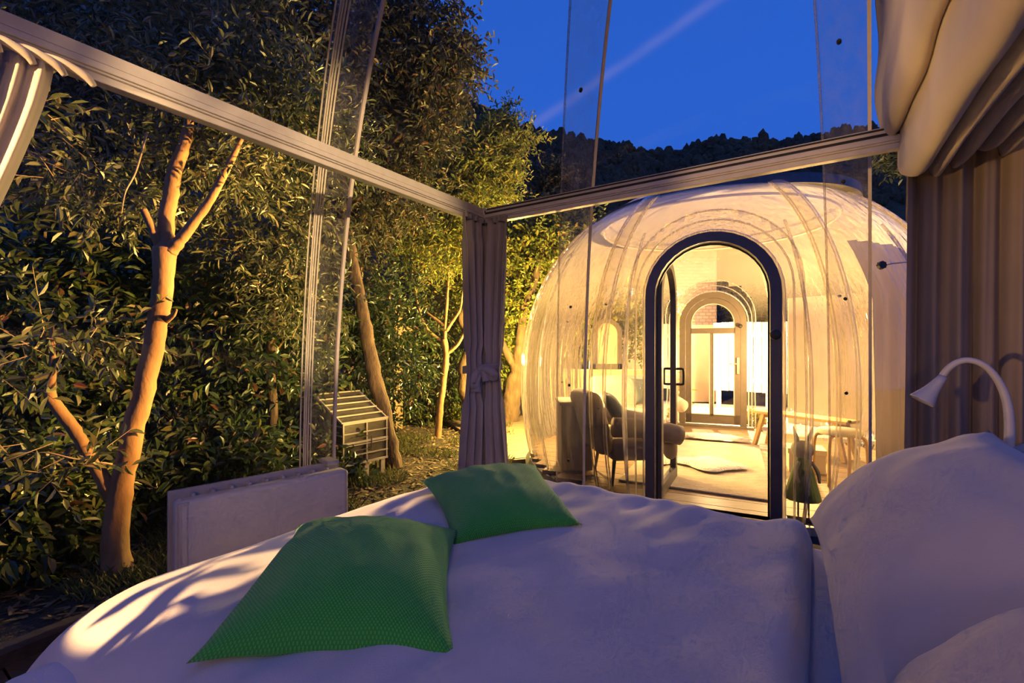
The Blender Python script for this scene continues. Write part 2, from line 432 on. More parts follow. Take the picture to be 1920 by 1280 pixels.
class MB:
    def __init__(s):
        s.v, s.f = [], []
    def add(s, V, Fc):
        k = len(s.v)
        s.v += [tuple(p) for p in V]
        s.f += [tuple(i + k for i in f) for f in Fc]
        return s
    def box(s, c, d, ax=None):
        c = Vector(c)
        ax = ax or (Vector((1, 0, 0)), Vector((0, 1, 0)), Vector((0, 0, 1)))
        V = [c + ax[0] * (d[0] / 2 * i) + ax[1] * (d[1] / 2 * j) + ax[2] * (d[2] / 2 * k) for i in (-1, 1) for j in (-1, 1) for k in (-1, 1)]
        return s.add(V, [(0, 1, 3, 2), (4, 6, 7, 5), (0, 4, 5, 1), (2, 3, 7, 6), (0, 2, 6, 4), (1, 5, 7, 3)])
    def bar(s, p, q, w, h, up=(0, 0, 1)):
        p, q, up = Vector(p), Vector(q), Vector(up)
        x = (q - p).normalized()
        y = up.cross(x).normalized()
        z = x.cross(y)
        return s.box((p + q) / 2, ((q - p).length, w, h), (x, y, z))
    def tube(s, pts, rad, n=8, cap=True):
        pts = [Vector(p) for p in pts]
        if isinstance(rad, (int, float)):
            rad = [rad] * len(pts)
        V, Fc = [], []
        ref = None
        for i, p in enumerate(pts):
            t = (pts[min(i + 1, len(pts) - 1)] - pts[max(i - 1, 0)])
            t = t.normalized() if t.length > 1e-9 else Vector((0, 0, 1))
            if ref is None:
                ref = t.orthogonal().normalized()
            ref = (ref - t * ref.dot(t))
            ref = ref.normalized() if ref.length > 1e-6 else t.orthogonal().normalized()
            bi = t.cross(ref)
            for k in range(n):
                a = 2 * PI * k / n
                V.append(p + (ref * math.cos(a) + bi * math.sin(a)) * rad[i])
        for i in range(len(pts) - 1):
            for k in range(n):
                k2 = (k + 1) % n
                Fc.append((i * n + k, i * n + k2, (i + 1) * n + k2, (i + 1) * n + k))
        if cap:
            Fc.append(tuple(range(n - 1, -1, -1)))
            Fc.append(tuple((len(pts) - 1) * n + k for k in range(n)))
        return s.add(V, Fc)
    def lathe(s, prof, c, n=24, ax=None):
        c = Vector(c)
        ax = ax or (Vector((1, 0, 0)), Vector((0, 1, 0)), Vector((0, 0, 1)))
        V, Fc = [], []
        for r, z in prof:
            for k in range(n):
                a = 2 * PI * k / n
                V.append(c + ax[0] * (r * math.cos(a)) + ax[1] * (r * math.sin(a)) + ax[2] * z)
        for i in range(len(prof) - 1):
            for k in range(n):
                k2 = (k + 1) % n
                Fc.append((i * n + k, i * n + k2, (i + 1) * n + k2, (i + 1) * n + k))
        Fc.append(tuple(range(n - 1, -1, -1)))
        Fc.append(tuple((len(prof) - 1) * n + k for k in range(n)))
        return s.add(V, Fc)
    def grid(s, rows):
        nr, nc = len(rows), len(rows[0])
        V = [p for r in rows for p in r]
        Fc = [(i * nc + j, i * nc + j + 1, (i + 1) * nc + j + 1, (i + 1) * nc + j) for i in range(nr - 1) for j in range(nc - 1)]
        return s.add(V, Fc)
    def build(s, name, mat, parent=None, smooth=False, bevel=0.0, segs=2, solid=0.0, subsurf=0, weld=False):
        me = bpy.data.meshes.new(name)
        me.from_pydata(s.v, [], s.f)
        if weld:
            bm = bmesh.new(); bm.from_mesh(me)
            bmesh.ops.remove_doubles(bm, verts=bm.verts, dist=1e-4)
            bmesh.ops.recalc_face_normals(bm, faces=bm.faces)
            bm.to_mesh(me); bm.free()
        me.materials.append(mat)
        if smooth:
            me.polygons.foreach_set('use_smooth', [True] * len(me.polygons))
        me.update()
        o = bpy.data.objects.new(name, me)
        COL.objects.link(o)
        if bevel:
            md = o.modifiers.new('bevel', 'BEVEL'); md.width = bevel; md.segments = segs; md.limit_method = 'ANGLE'
        if solid:
            md = o.modifiers.new('solid', 'SOLIDIFY'); md.thickness = solid; md.offset = 0
        if subsurf:
            md = o.modifiers.new('sub', 'SUBSURF'); md.levels = subsurf; md.render_levels = subsurf
        put(o, parent)
        return o

def put(o, parent):
    if parent is not None:
        o.parent = parent
        if parent.parent is None and parent.type == 'EMPTY':
            o.matrix_parent_inverse = Matrix.Translation(parent.location).inverted()

def V2(p, z):
    return Vector((p[0], p[1], z))

def smooth_path(pts, n=6):
    """Catmull-Rom through the points"""
    pts = [Vector(p) for p in pts]
    out = []
    for i in range(len(pts) - 1):
        p0, p1, p2, p3 = pts[max(i - 1, 0)], pts[i], pts[i + 1], pts[min(i + 2, len(pts) - 1)]
        for k in range(n):
            t = k / n
            out.append(0.5 * ((2 * p1) + (p2 - p0) * t + (2 * p0 - 5 * p1 + 4 * p2 - p3) * t * t + (3 * p1 - p0 - 3 * p2 + p3) * t ** 3))
    out.append(pts[-1])
    return out

def lerp_list(vals, n):
    out = []
    for i in range(n):
        t = i / (n - 1) * (len(vals) - 1)
        k = min(int(t), len(vals) - 2)
        out.append(vals[k] + (vals[k + 1] - vals[k]) * (t - k))
    return out

UPV = Vector((0, 0, 1))
# axes of the canopy frame and the bed: A runs along the foot, B along the side
A = Vector((0.55, 0.835, 0)).normalized()
B = Vector((A.y, -A.x, 0))
K0 = Vector((-0.17, 2.71, 0))
def FR(u, v, z):
    return K0 + B * u - A * v + UPV * z

# ------------------------------------------------------------------ ground, floors
D1C, D1R, D1H = Vector((0.30, 0.55, 0)), 2.55, 3.2
def r1(z):
    return D1R * max(0.0, 1 - (max(z, 0) / D1H) ** 2.4) ** (1 / 2.4)
D2C = Vector((2.23, 5.17, 0))
def r2(z):
    if z < 0.8:
        return 2.08 - 0.10 * ((0.8 - z) / 0.8) ** 2
    return 2.08 * max(0.0, 1 - ((z - 0.8) / 2.15) ** 2.2) ** (1 / 2.2)

rows = []
for j in range(61):
    rw = []
    for i in range(61):
        x, y = -30 + i, -18 + j
        z = -0.16 + 0.05 * mnoise.noise((x * 0.7, y * 0.7, 0))
        rw.append((x, y, z))
    rows.append(rw)
tag(MB().grid(rows).build('ground', SOIL, smooth=True), 'dark bare garden soil around the two domes', kind='structure')

def round_floor(name, C, R, w, ang, z, th, mat, label):
    root = thing(name, label, None, (C.x, C.y, z), kind='structure')
    dx = Vector((math.cos(ang), math.sin(ang), 0)); dy = Vector((-dx.y, dx.x, 0))
    n = int(R / w)
    for i in range(-n, n + 1):
        off = i * w
        half = math.sqrt(max(R * R - (abs(off)) ** 2, 0.01))
        mb = MB().box(C + dy * off + UPV * (z - th / 2), (half * 2, w - 0.008, th), (dx, dy, UPV))
        mb.build('floor_board', mat, root)
    return root
round_floor('floor', D1C, 2.5, 0.15, math.atan2(B.y, B.x), 0.0, 0.03, DECK, 'brown boarded floor of the bedroom dome')
ang2 = math.atan2(-0.43, 0.903)
round_floor('floor', D2C, 1.98, 0.19, ang2, 0.0, 0.03, FLOOR_W, 'oak boarded floor of the lit second dome')

# ------------------------------------------------------------------ dome shells
def shell(root, C, rf, angs, z0, z1, nz, mat, name='panel', hole=None, nth=10):
    for k in range(len(angs)):
        a0, a1 = angs[k], angs[(k + 1) % len(angs)]
        if a1 <= a0:
            a1 += 2 * PI
        zs = [z0 + (z1 - z0) * math.sin(i / nz * PI / 2) for i in range(nz + 1)]
        rows = []
        for z in zs:
            r = rf(z)
            rows.append([C + Vector((r * math.cos(a0 + (a1 - a0) * j / nth), r * math.sin(a0 + (a1 - a0) * j / nth), z)) for j in range(nth + 1)])
        mb = MB().grid(rows)
        if hole:
            mb.f = [f for f in mb.f if not hole(sum((Vector(mb.v[i]) for i in f), Vector()) / len(f))]
        mb.build(name, mat, root, smooth=True)

def rib(root, C, rf, th, z0, z1, width, mats, n=40, inset=0.012, ridge=(0.75, 0.9, 1.0), bolts=(), edge_w=0.014, edge_side=-1, edge=True, rad_=0.0045, bulge=0.0):
    strip_m, ridge_m, edge_m = mats
    e = Vector((math.cos(th), math.sin(th), 0)); t = Vector((-e.y, e.x, 0))
    zs = [z0 + (z1 - z0) * math.sin(i / n * PI / 2 * 0.96) for i in range(n + 1)]
    def pt(z, off, inn):
        return C + e * (rf(z) - inn) + t * off + UPV * z
    hw = width / 2
    mb = MB()
    front = [[pt(z, o, inset + bulge * math.cos(o / hw * PI / 2) + 0.006 * math.cos(o / hw * PI * 1.5)) for o in [(-hw + width * q / 8) for q in range(9)]] for z in zs]
    mb.grid(front)
    strip = mb.build('joint_strip', strip_m, root, smooth=True)
    for q in ridge:
        MB().tube([pt(z, hw * q, inset + 0.008) for z in zs], rad_, 6).build('ridge', ridge_m, root, smooth=True)
    if edge:
        mb = MB()
        rr = []
        for z in zs:
            rr.append([pt(z, edge_side * (hw + d0), i0) for d0, i0 in ((-edge_w, 0.0), (-edge_w, 0.035), (0, 0.035), (0, 0.0), (-edge_w, 0.0))])
        mb.grid(rr).build('cut_edge', edge_m, root)
    for z in bolts:
        p = pt(z, hw * 0.15, inset + 0.02)
        MB().lathe([(0.001, -0.012), (0.009, -0.012), (0.009, 0.004), (0.006, 0.009), (0.001, 0.009)], p, 10, (t, UPV, -e)).build('bolt', BLACK, root)
    return strip

dome1 = thing('wall_dome', 'clear plastic bubble dome around the bed with bolted joint strips', None, (D1C.x, D1C.y, 0), kind='structure')
ribs1 = [math.radians(124 - 36.6 * k) for k in range(-1, 9)]
ribs1 = sorted([a % (2 * PI) for a in [math.radians(124 + 36 * k) for k in range(10)]])
shell(dome1, D1C, r1, ribs1, 0.02, D1H * 0.9995, 26, DOME1_M)
for a in ribs1:
    seen = 0.6 < a < 3.2
    left = abs(a - math.radians(124)) < 0.1
    rib(dome1, D1C, r1, a, 0.05, D1H * 0.985, 0.19, (STRIP_M, GLINT_M if left else RIDGE_M, EDGE_M), ridge=(0.42, 0.56, 0.68, 0.78, 0.98) if left else (0.96,),
        bolts=(0.45, 0.95, 1.45, 2.0, 2.5) if seen else (), rad_=0.0042 if left else 0.005)
mb = MB()
ring = [D1C + Vector((math.cos(q / 96 * 2 * PI) * (D1R + 0.03), math.sin(q / 96 * 2 * PI) * (D1R + 0.03), 0.0)) for q in range(97)]
rr = []
for q in range(97):
    a = q / 96 * 2 * PI
    e = Vector((math.cos(a), math.sin(a), 0))
    rr.append([D1C + e * r + UPV * z for r, z in ((D1R - 0.05, -0.14), (D1R - 0.05, 0.05), (D1R + 0.05, 0.05), (D1R + 0.05, -0.14))])
mb.grid(rr).build('base_ring', DARKWOOD, dome1)

# ------------------------------------------------------------------ second dome
DD = Vector((0.903, -0.43, 0)).normalized()          # along the front door's sill, left to right
DN = Vector((-DD.y, DD.x, 0))                         # into the dome
if DN.y < 0:
    DN = -DN
DM = Vector((1.452, 3.395, 0))
RD = Vector((0.93, -0.36, 0)).normalized()
RN = Vector((-RD.y, RD.x, 0))
if RN.y < 0:
    RN = -RN
RM = Vector((3.02, 6.98, 0))

def arch(hw, ztop, z0, n=18):
    zs = ztop - hw
    pts = [(-hw, z0), (-hw, (z0 + zs) / 2), (-hw, zs)]
    pts += [(-hw * math.cos(PI * k / n), zs + hw * math.sin(PI * k / n)) for k in range(1, n)]
    pts += [(hw, zs), (hw, (z0 + zs) / 2), (hw, z0)]
    return pts

def in_arch(s, z, hw, ztop):
    zs = ztop - hw
    if z < zs:
        return abs(s) < hw
    return s * s + (z - zs) ** 2 < hw * hw

def hole2(p):
    for M_, d_, n_, hw, zt, sg in ((DM, DD, DN, 0.60, 2.28, 1), (RM, RD, RN, 0.56, 2.15, -1)):
        q = p - M_
        if q.dot(n_) * sg < 1.2 and in_arch(q.dot(d_), p.z, hw, zt) and abs(q.dot(n_)) < 1.2:
            return True
    return False

ax_a = math.atan2(-0.917, -0.40)
ribs2 = sorted([(ax_a + math.radians(x)) % (2 * PI) for x in (-155, -110, -66, -24, 24, 66, 110, 155)])
dome2 = thing('wall_bubble', 'clear bubble dome lit from inside with arched entrance', None, (D2C.x, D2C.y, 0), kind='structure')
shell(dome2, D2C, r2, ribs2, -0.06, 2.9499, 44, DOME2_M, hole=hole2, nth=28)
for a in ribs2:
    rib(dome2, D2C, r2, a, -0.05, 2.9, 0.16, (STRIP2_M, RIDGE2_M, EDGE_M), ridge=(-1.0, -0.7, 0.7, 1.0), bolts=(0.7, 1.55) , edge=False, inset=-0.012, rad_=0.006, bulge=-0.045)
for dg_ in (-48, -17.5, 17.5, 46):      # moulded flutes in the sheets
    a = ax_a + math.radians(dg_)
    e = Vector((math.cos(a), math.sin(a), 0))
    MB().tube([D2C + e * (r2(z) - 0.004) + UPV * z for z in [-0.05 + 2.2 * math.sin(i / 30 * PI / 2) for i in range(31)]], 0.012, 8).build('flute', RIDGE2_M, dome2, smooth=True)
# base ring and the ring the roof cap sits on
rr = []
for q in range(97):
    a = q / 96 * 2 * PI
    e = Vector((math.cos(a), math.sin(a), 0))
    rr.append([D2C + e * r + UPV * z for r, z in ((1.93, -0.16), (1.93, -0.03), (2.03, -0.03), (2.08, -0.07), (2.08, -0.16))])
MB().grid(rr).build('base_ring', CAP_M, dome2)
rr = []
for q in range(97):
    a = q / 96 * 2 * PI
    e = Vector((math.cos(a), math.sin(a), 0))
    c = D2C + Vector((0.05, 0.1, 0)) + UPV * (0.075 * e.x)
    rr.append([c + e * r + UPV * z for r, z in ((1.27, 2.58), (1.27, 2.67), (1.36, 2.67), (1.37, 2.58), (1.27, 2.58))])
MB().grid(rr).build('roof_cap_rim', CAP_M, dome2, smooth=False)
rows = []
for i in range(10):
    r = 1.30 * (1 - i / 9.0) + 0.001
    rw = []
    for q in range(49):
        a = q / 48 * 2 * PI
        e = Vector((math.cos(a), math.sin(a), 0))
        rw.append(D2C + Vector((0.05, 0.1, 0)) + e * r + UPV * (2.65 + 0.075 * e.x * r / 1.3 + 0.34 * (1 - (r / 1.3) ** 2)))
    rows.append(rw)
MB().grid(rows).build('roof_cap', DOME2_M, dome2, smooth=True)
# inner ring that holds the ceiling film
MB().tube([D2C + Vector((math.cos(q / 72 * 2 * PI) * 1.18, math.sin(q / 72 * 2 * PI) * 1.18, 2.52)) for q in range(73)], 0.014, 6, False).build('ceiling_ring', EDGE_M, dome2, smooth=True)

def collar(root, M_, d_, n_, hw, ztop, hw2, ztop2, sg):
    """moulded clear arch that joins the door frame to the dome skin"""
    a_in, a_out = arch(hw, ztop, 0.0), arch(hw2, ztop2, -0.02)
    rows = [[], [], [], [], []]
    for (s0, z0), (s1, z1) in zip(a_in, a_out):
        # depth at which the outer arch meets the dome skin
        rad = r2(z1)
        base = M_ + d_ * s1
        rel = base - D2C
        nb = n_.dot(rel)
        c = rel.length_squared - rel.z ** 2 - rad * rad
        disc = max(nb * nb - c, 0.0)
        t = -nb - math.sqrt(disc) if sg > 0 else -nb + math.sqrt(disc)
        p0 = M_ + d_ * s0 + UPV * z0
        p1 = M_ + d_ * s1 + n_ * t + UPV * z1
        out_c = M_ + d_ * (s0 * 1.12) + UPV * (z0 * 1.03)
        for k, w in enumerate((0, 0.25, 0.5, 0.75, 1.0)):
            ww = w * w * (3 - 2 * w)
            rows[k].append(p0.lerp(p1, w) + (d_ * ((s1 - s0) * (ww - w) * 0.9)))
    MB().grid(rows).build('entrance_collar', STRIP2_M, root, smooth=True)
    for k in (0, 2, 4):
        MB().tube(rows[k], 0.007 if k else 0.012, 6, False).build('collar_ridge', RIDGE2_M, root, smooth=True)
collar(dome2, DM, DD, DN, 0.47, 2.05, 0.60, 2.30, 1)
collar(dome2, RM, RD, RN, 0.49, 2.04, 0.57, 2.17, -1)

def arch_frame(M_, d_, n_, hw, ztop, z0, w, depth, sill=True, wb=None):
    o_, i_ = arch(hw, ztop, z0), arch(hw - w, ztop - w, z0)
    mb = MB()
    rows = []
    for (s0, a0), (s1, a1) in zip(o_, i_):
        ring = [(s0, a0, -depth / 2), (s1, a1, -depth / 2), (s1, a1, depth / 2), (s0, a0, depth / 2), (s0, a0, -depth / 2)]
        rows.append([M_ + d_ * s + n_ * dd + UPV * z for s, z, dd in ring])
    mb.grid(rows)
    if sill:
        h = wb or w * 0.6
        mb.box(M_ + UPV * (z0 + h / 2), (hw * 2 - w * 0.1, depth, h), (d_, n_, UPV))
    return mb

def arch_pane(M_, d_, n_, hw, ztop, z0, dd=0.0):
    o_ = arch(hw, ztop, z0)
    mb = MB()
    mb.add([M_ + d_ * s + n_ * dd + UPV * z for s, z in o_], [tuple(range(len(o_)))])
    return mb

# front door: frame stays, leaf swung inwards
d1 = thing('door_1', 'dark grey arched entrance door standing open into the lit dome', None, tuple(DM), kind='structure')
arch_frame(DM, DD, DN, 0.455, 2.035, -0.03, 0.07, 0.09, True, 0.03).build('door_frame', DOOR_G, d1)
arch_frame(DM + DN * 0.05, DD, DN, 0.386, 1.966, -0.01, 0.012, 0.02, False).build('seal', BLACK, d1)
hinge = DM - DD * 0.372 + DN * 0.05
LD = (DN * math.cos(math.radians(3)) + DD * math.sin(math.radians(3))).normalized()
LNN = Vector((LD.y, -LD.x, 0))
LM = hinge + LD * 0.375
leaf = arch_frame(LM, LD, LNN, 0.372, 1.945, 0.02, 0.075, 0.05, True, 0.09).build('door_leaf', DOOR_G, d1)
arch_pane(LM, LD, LNN, 0.30, 1.87, 0.10).build('pane', GLASS_M, leaf)
hp = []
hc = LM + LD * 0.33 + UPV * 1.0
for sgn in (1, -1):
    pts = [hc + LNN * (0.025 * sgn), hc + LNN * (0.075 * sgn), hc + LNN * (0.085 * sgn) - UPV * 0.02, hc + LNN * (0.085 * sgn) - UPV * 0.12, hc + LNN * (0.075 * sgn) - UPV * 0.14, hc + LNN * (0.025 * sgn) - UPV * 0.14]
    MB().tube(smooth_path(pts, 3), 0.011, 8).build('handle', BLACK, leaf, smooth=True)
kp = P(1455, 627, 3.07)
MB().lathe([(0.001, -0.012), (0.033, -0.012), (0.037, 0), (0.033, 0.012), (0.001, 0.012)], kp + DN * 0.02, 20, (DD, UPV, -DN)).build('door_stop', BLACK, d1, smooth=True)

# rear door: closed, two tall panes and a fanlight
d2_ = thing('door_2', 'closed taupe arched door with fanlight at the back of the lit dome', None, tuple(RM), kind='structure')
arch_frame(RM, RD, RN, 0.465, 2.02, -0.02, 0.085, 0.09, True, 0.05).build('door_frame', DOOR_B, d2_)
lf = arch_frame(RM - RN * 0.015, RD, RN, 0.378, 1.93, 0.05, 0.085, 0.06, True, 0.14)
zb = 1.44
lf.box(RM - RN * 0.015 + UPV * zb, (0.62, 0.06, 0.09), (RD, RN, UPV))
lf.box(RM - RN * 0.015 + UPV * 0.78 + RD * (-0.012), (0.055, 0.06, 1.25), (RD, RN, UPV))
leaf = lf.build('door_leaf', DOOR_B, d2_)
arch_pane(RM, RD, RN, 0.293, 1.845, zb + 0.045).build('fanlight_pane', GLASS_M, leaf)
for s0, s1 in ((-0.293, -0.04), (0.016, 0.293)):
    z0, z1 = 0.19, zb - 0.045
    c = RM + RD * ((s0 + s1) / 2) + UPV * ((z0 + z1) / 2)
    MB().add([RM + RD * s + UPV * z for s, z in ((s0, z0), (s1, z0), (s1, z1), (s0, z1))], [(0, 1, 2, 3)]).build('pane', GLASS_M, leaf)
    g = MB()
    for sx in (s0, s1):
        g.box(RM - RN * 0.05 + RD * sx + UPV * ((z0 + z1) / 2), (0.011, 0.012, z1 - z0), (RD, RN, UPV))
    for zz in (z0, z1):
        g.box(RM - RN * 0.05 + RD * ((s0 + s1) / 2) + UPV * zz, (s1 - s0 + 0.011, 0.012, 0.011), (RD, RN, UPV))
    g.build('gasket', GASKET, leaf)
fan = arch(0.293, 1.845, zb + 0.045)
g = MB().tube([RM - RN * 0.05 + RD * s + UPV * z for s, z in fan], 0.006, 6)
g.bar(RM - RN * 0.05 + RD * -0.293 + UPV * (zb + 0.045), RM - RN * 0.05 + RD * 0.293 + UPV * (zb + 0.045), 0.011, 0.011)
g.build('gasket', GASKET, leaf)
hx = RM - RN * 0.06 + RD * 0.345 + UPV * 0.92
hd = MB().box(hx, (0.035, 0.02, 0.24), (RD, RN, UPV))
hd.bar(hx - RN * 0.03 + UPV * 0.03, hx - RN * 0.03 + UPV * 0.03 - RD * 0.13, 0.018, 0.018)
hd.build('lever_handle', STEEL, leaf)
MB().lathe([(0.001, -0.01), (0.026, -0.01), (0.03, 0), (0.026, 0.01), (0.001, 0.01)], P(1388, 611, 6.75), 16, (RD, UPV, -RN)).build('door_stop', BLACK, d2_, smooth=True)
MB().box(RM - RN * 0.07 + UPV * -0.0, (1.10, 0.12, 0.06), (RD, RN, UPV)).build('sill', DOOR_B, d2_)

# small clips on the shells
def knob(px, py, Y, label, wire=None):
    c = P(px, py, Y)
    t = thing('clamp_knob', label, 'knob', tuple(c))
    mb = MB()
    prof = []
    n = 24
    V = []
    for k in range(n):
        a = 2 * PI * k / n
        r = 0.020 + 0.0022 * math.cos(8 * a)
        V.append((r * math.cos(a), r * math.sin(a)))
    fr = [c + Vector((x, -0.010, z)) for x, z in V]; bk = [c + Vector((x, 0.010, z)) for x, z in V]
    mb.add(fr + bk, [tuple(range(n)), tuple(range(2 * n - 1, n - 1, -1))] + [(k, n + k, n + (k + 1) % n, (k + 1) % n) for k in range(n)])
    mb.build('grip', BLACK, t)
    if wire:
        MB().tube(wire, 0.003, 6).build('stem', STEEL, t)
knob(1653, 497, 2.42, 'black scalloped clamp knob with a thin stem on the clear strip', [P(1660, 497, 2.42), P(1672, 494, 2.42), P(1704, 491, 2.38)])

# ------------------------------------------------------------------ canopy frame over the bed
frame = thing('bed_canopy', 'off-white canopy frame of rails meeting above the grey corner curtain', 'canopy frame', tuple(FR(0, 0, 0)))
ZR = 1.965
def rail(p, q, side, dark=False):
    """side: unit vector pointing into the bed space"""
    L = (q - p).length; x = (q - p).normalized(); c = (p + q) / 2
    ax = (x, side, UPV)
    r = MB().box(c, (L, 0.055, 0.062), ax).build('rail', RAIL_M, frame, bevel=0.003)
    MB().box(c + side * 0.030 - UPV * 0.016, (L, 0.010, 0.018), ax).build('lip', RAIL_M, r, bevel=0.003)
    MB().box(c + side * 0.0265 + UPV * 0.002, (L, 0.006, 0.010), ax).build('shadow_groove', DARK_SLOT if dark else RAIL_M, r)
    MB().box(c - UPV * 0.040, (L, 0.038, 0.022), ax).build('curtain_track', RAIL_M, r, bevel=0.003)
    return r
rl = rail(FR(0, -0.03, ZR), FR(0, 3.0, ZR), B)
rr_ = rail(FR(-0.03, 0, ZR), FR(2.6, 0, ZR), -A, True)
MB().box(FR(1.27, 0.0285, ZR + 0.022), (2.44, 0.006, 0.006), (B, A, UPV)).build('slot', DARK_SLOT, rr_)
MB().lathe([(0.001, -0.003), (0.006, -0.003), (0.006, 0.004), (0.001, 0.004)], FR(0.035, 0.03, ZR + 0.012), 10, (B, UPV, -A)).build('screw', BLACK, rr_)
MB().box(FR(0.0, 0.0, ZR), (0.075, 0.075, 0.07), (B, A, UPV)).build('corner_bracket', RAIL_M, frame, bevel=0.004)
for zz in (1,):
    MB().box(FR(2.6, 0, ZR / 2), (0.05, 0.05, ZR), (B, A, UPV)).build('post', RAIL_M, frame, bevel=0.004)
    MB().box(FR(0, 3.0, ZR / 2), (0.05, 0.05, ZR), (B, A, UPV)).build('post', RAIL_M, frame, bevel=0.004)

# ------------------------------------------------------------------ curtains
def curtain_rows(pathf, zs, nfold, amp, ns=120, seed=0, wob=0.25):
    """pathf(s, z) -> (point in plan, outward normal); folds run down the cloth"""
    rnd = random.Random(seed)
    ph = [rnd.uniform(0, 2 * PI) for _ in range(4)]
    rows = []
    for z in zs:
        rw = []
        for i in range(ns + 1):
            s = i / ns
            p, nn = pathf(s, z)
            a = amp(z) if callable(amp) else amp
            w = math.sin(2 * PI * nfold * s + ph[0] + 0.5 * math.sin(2.2 * z + ph[1]))
            w2 = math.sin(2 * PI * nfold * 2.3 * s + ph[2] + 0.6 * math.sin(1.4 * z))
            w3 = math.sin(2 * PI * nfold * 0.45 * s + ph[3])
            rw.append(Vector(p) + Vector(nn) * (a * (w + 0.28 * w2 + 0.5 * w3)) + UPV * z)
        rows.append(rw)
    return rows

# grey curtain gathered in the corner
cc = thing('curtain', 'grey curtain tied with a bow at the rail corner beyond the bed', 'curtain', tuple(FR(0, 0, 0.02)))
def corner_path(left):
    def f(s, z):
        if z > 1.06:
            w = 0.115 + (0.155 - 0.115) * min(1, ((z - 1.06) / 0.85)) ** 0.7
        else:
            w = 0.115 + (0.19 - 0.115) * min(1, ((1.06 - z) / 0.9)) ** 0.9
        w *= 1.32
        c = K0 + Vector((0.005, -0.03, 0))
        if left:
            return c - A * (w * s * 1.02) + B * 0.012, B
        return c + B * (w * s * 0.86) + A * -0.012, -A
    return f
zs = [0.03 + 1.885 * i / 40 for i in range(41)]
amp = lambda z: 0.018 if z > 1.8 else (0.026 if z > 1.2 or z < 0.9 else 0.015)
MB().grid(curtain_rows(corner_path(True), zs, 3, amp, 90, 3)).build('left_half', CURT, cc, smooth=True, solid=0.004)
MB().grid(curtain_rows(corner_path(False), zs, 3, amp, 90, 8)).build('right_half', CURT, cc, smooth=True, solid=0.004)
# heading tape
MB().grid(curtain_rows(corner_path(True), [1.90, 1.93], 4, 0.02, 90, 3)).build('heading', CURT, cc, smooth=True, solid=0.008)
MB().grid(curtain_rows(corner_path(False), [1.90, 1.93], 4, 0.02, 90, 8)).build('heading', CURT, cc, smooth=True, solid=0.008)
tz = CAM_Z + (CY - 690) / F_PX * 2.62
tc_ = K0 + Vector((0.0, -0.05, tz))
rx, ry = 0.112, 0.070
rows = []
for k in range(41):
    a = 2 * PI * k / 40
    rows.append([tc_ + Vector((rx * math.cos(a), ry * math.sin(a), h + 0.012 * math.cos(a))) for h in (-0.022, -0.008, 0.008, 0.022)])
tie = MB().grid(rows).build('tie_band', CURT, cc, smooth=True, solid=0.006)
bc = tc_ + Vector((-0.005, -ry - 0.012, 0.0))
MB().lathe([(0.001, -0.018), (0.016, -0.014), (0.02, 0), (0.016, 0.014), (0.001, 0.018)], bc, 12, (Vector((1, 0, 0)), Vector((0, 0, 1)), Vector((0, -1, 0)))).build('knot', CURT, tie, smooth=True)
def ribbon(pts, ws, name):
    pts = smooth_path(pts, 6)
    ws = lerp_list(ws, len(pts))
    rows = []
    for i, p in enumerate(pts):
        t = (pts[min(i + 1, len(pts) - 1)] - pts[max(i - 1, 0)]).normalized()
        sd = t.cross(Vector((0, -1, 0)))
        sd = sd.normalized() if sd.length > 0.1 else Vector((0, 0, 1))
        rows.append([p - sd * ws[i], p, p + sd * ws[i]])
    return MB().grid(rows).build(name, CURT, tie, smooth=True, solid=0.004)
V_ = Vector
ribbon([bc, bc + V_((-0.03, -0.02, -0.03)), bc + V_((-0.05, -0.03, -0.08)), bc + V_((-0.025, -0.02, -0.09)), bc + V_((-0.005, -0.01, -0.03))], [0.012, 0.022, 0.022, 0.018, 0.01], 'bow_loop')
ribbon([bc, bc + V_((0.04, -0.02, -0.005)), bc + V_((0.075, -0.025, -0.03)), bc + V_((0.07, -0.01, -0.05)), bc + V_((0.02, -0.01, -0.035))], [0.012, 0.02, 0.024, 0.02, 0.01], 'bow_loop')
ribbon([bc, bc + V_((-0.03, -0.015, -0.06)), bc + V_((-0.03, -0.02, -0.13))], [0.010, 0.026, 0.034], 'bow_tail')
ribbon([bc, bc + V_((0.02, -0.015, -0.03)), bc + V_((0.03, -0.015, -0.07))], [0.010, 0.016, 0.018], 'bow_tail')

# pale curtain at the left end of the near rail
lc = thing('curtain', 'cream sheer curtain gathered at the left end of the long rail', 'curtain', tuple(FR(0, 1.95, 0.3)))
def left_path(s, z):
    t = max(0.0, min(1.0, (1.90 - z) / 0.95))
    v0 = 1.83 + 0.30 * t ** 1.25
    v1 = 2.35 + 0.10 * t
    return K0 - A * (v0 + (v1 - v0) * s) + B * (0.035 - 0.02 * t), B
zs = [0.35 + 1.555 * i / 40 for i in range(41)]
MB().grid(curtain_rows(left_path, zs, 13, lambda z: 0.010 if z > 1.8 else 0.014, 200, 5)).build('drape', CURT_W, lc, smooth=True, solid=0.003)
for k in range(6):
    p = FR(0.04, 1.80 + 0.05 * k, 1.895)
    fan = A * (0.035 * (1 - k * 0.15))
    MB().tube(smooth_path([p - A * 0.05 + UPV * 0.028, p - A * 0.02 + UPV * 0.018 + B * 0.012, p + fan * 0.6 + UPV * 0.004 + B * 0.016, p + fan * 1.2 - UPV * 0.012 + B * 0.01], 4), lerp_list([0.004, 0.010, 0.011, 0.007], 13), 8).build('pinch_pleat', CURT_W, lc, smooth=True)
left_reflection = thing('curtain', 'straight cream cloth standing in for a yellowish reflection at the left edge', 'curtain', tuple(FR(-0.1, 2.0, 0.3)))  # solid cloth stands in for a reflection in the dome panel
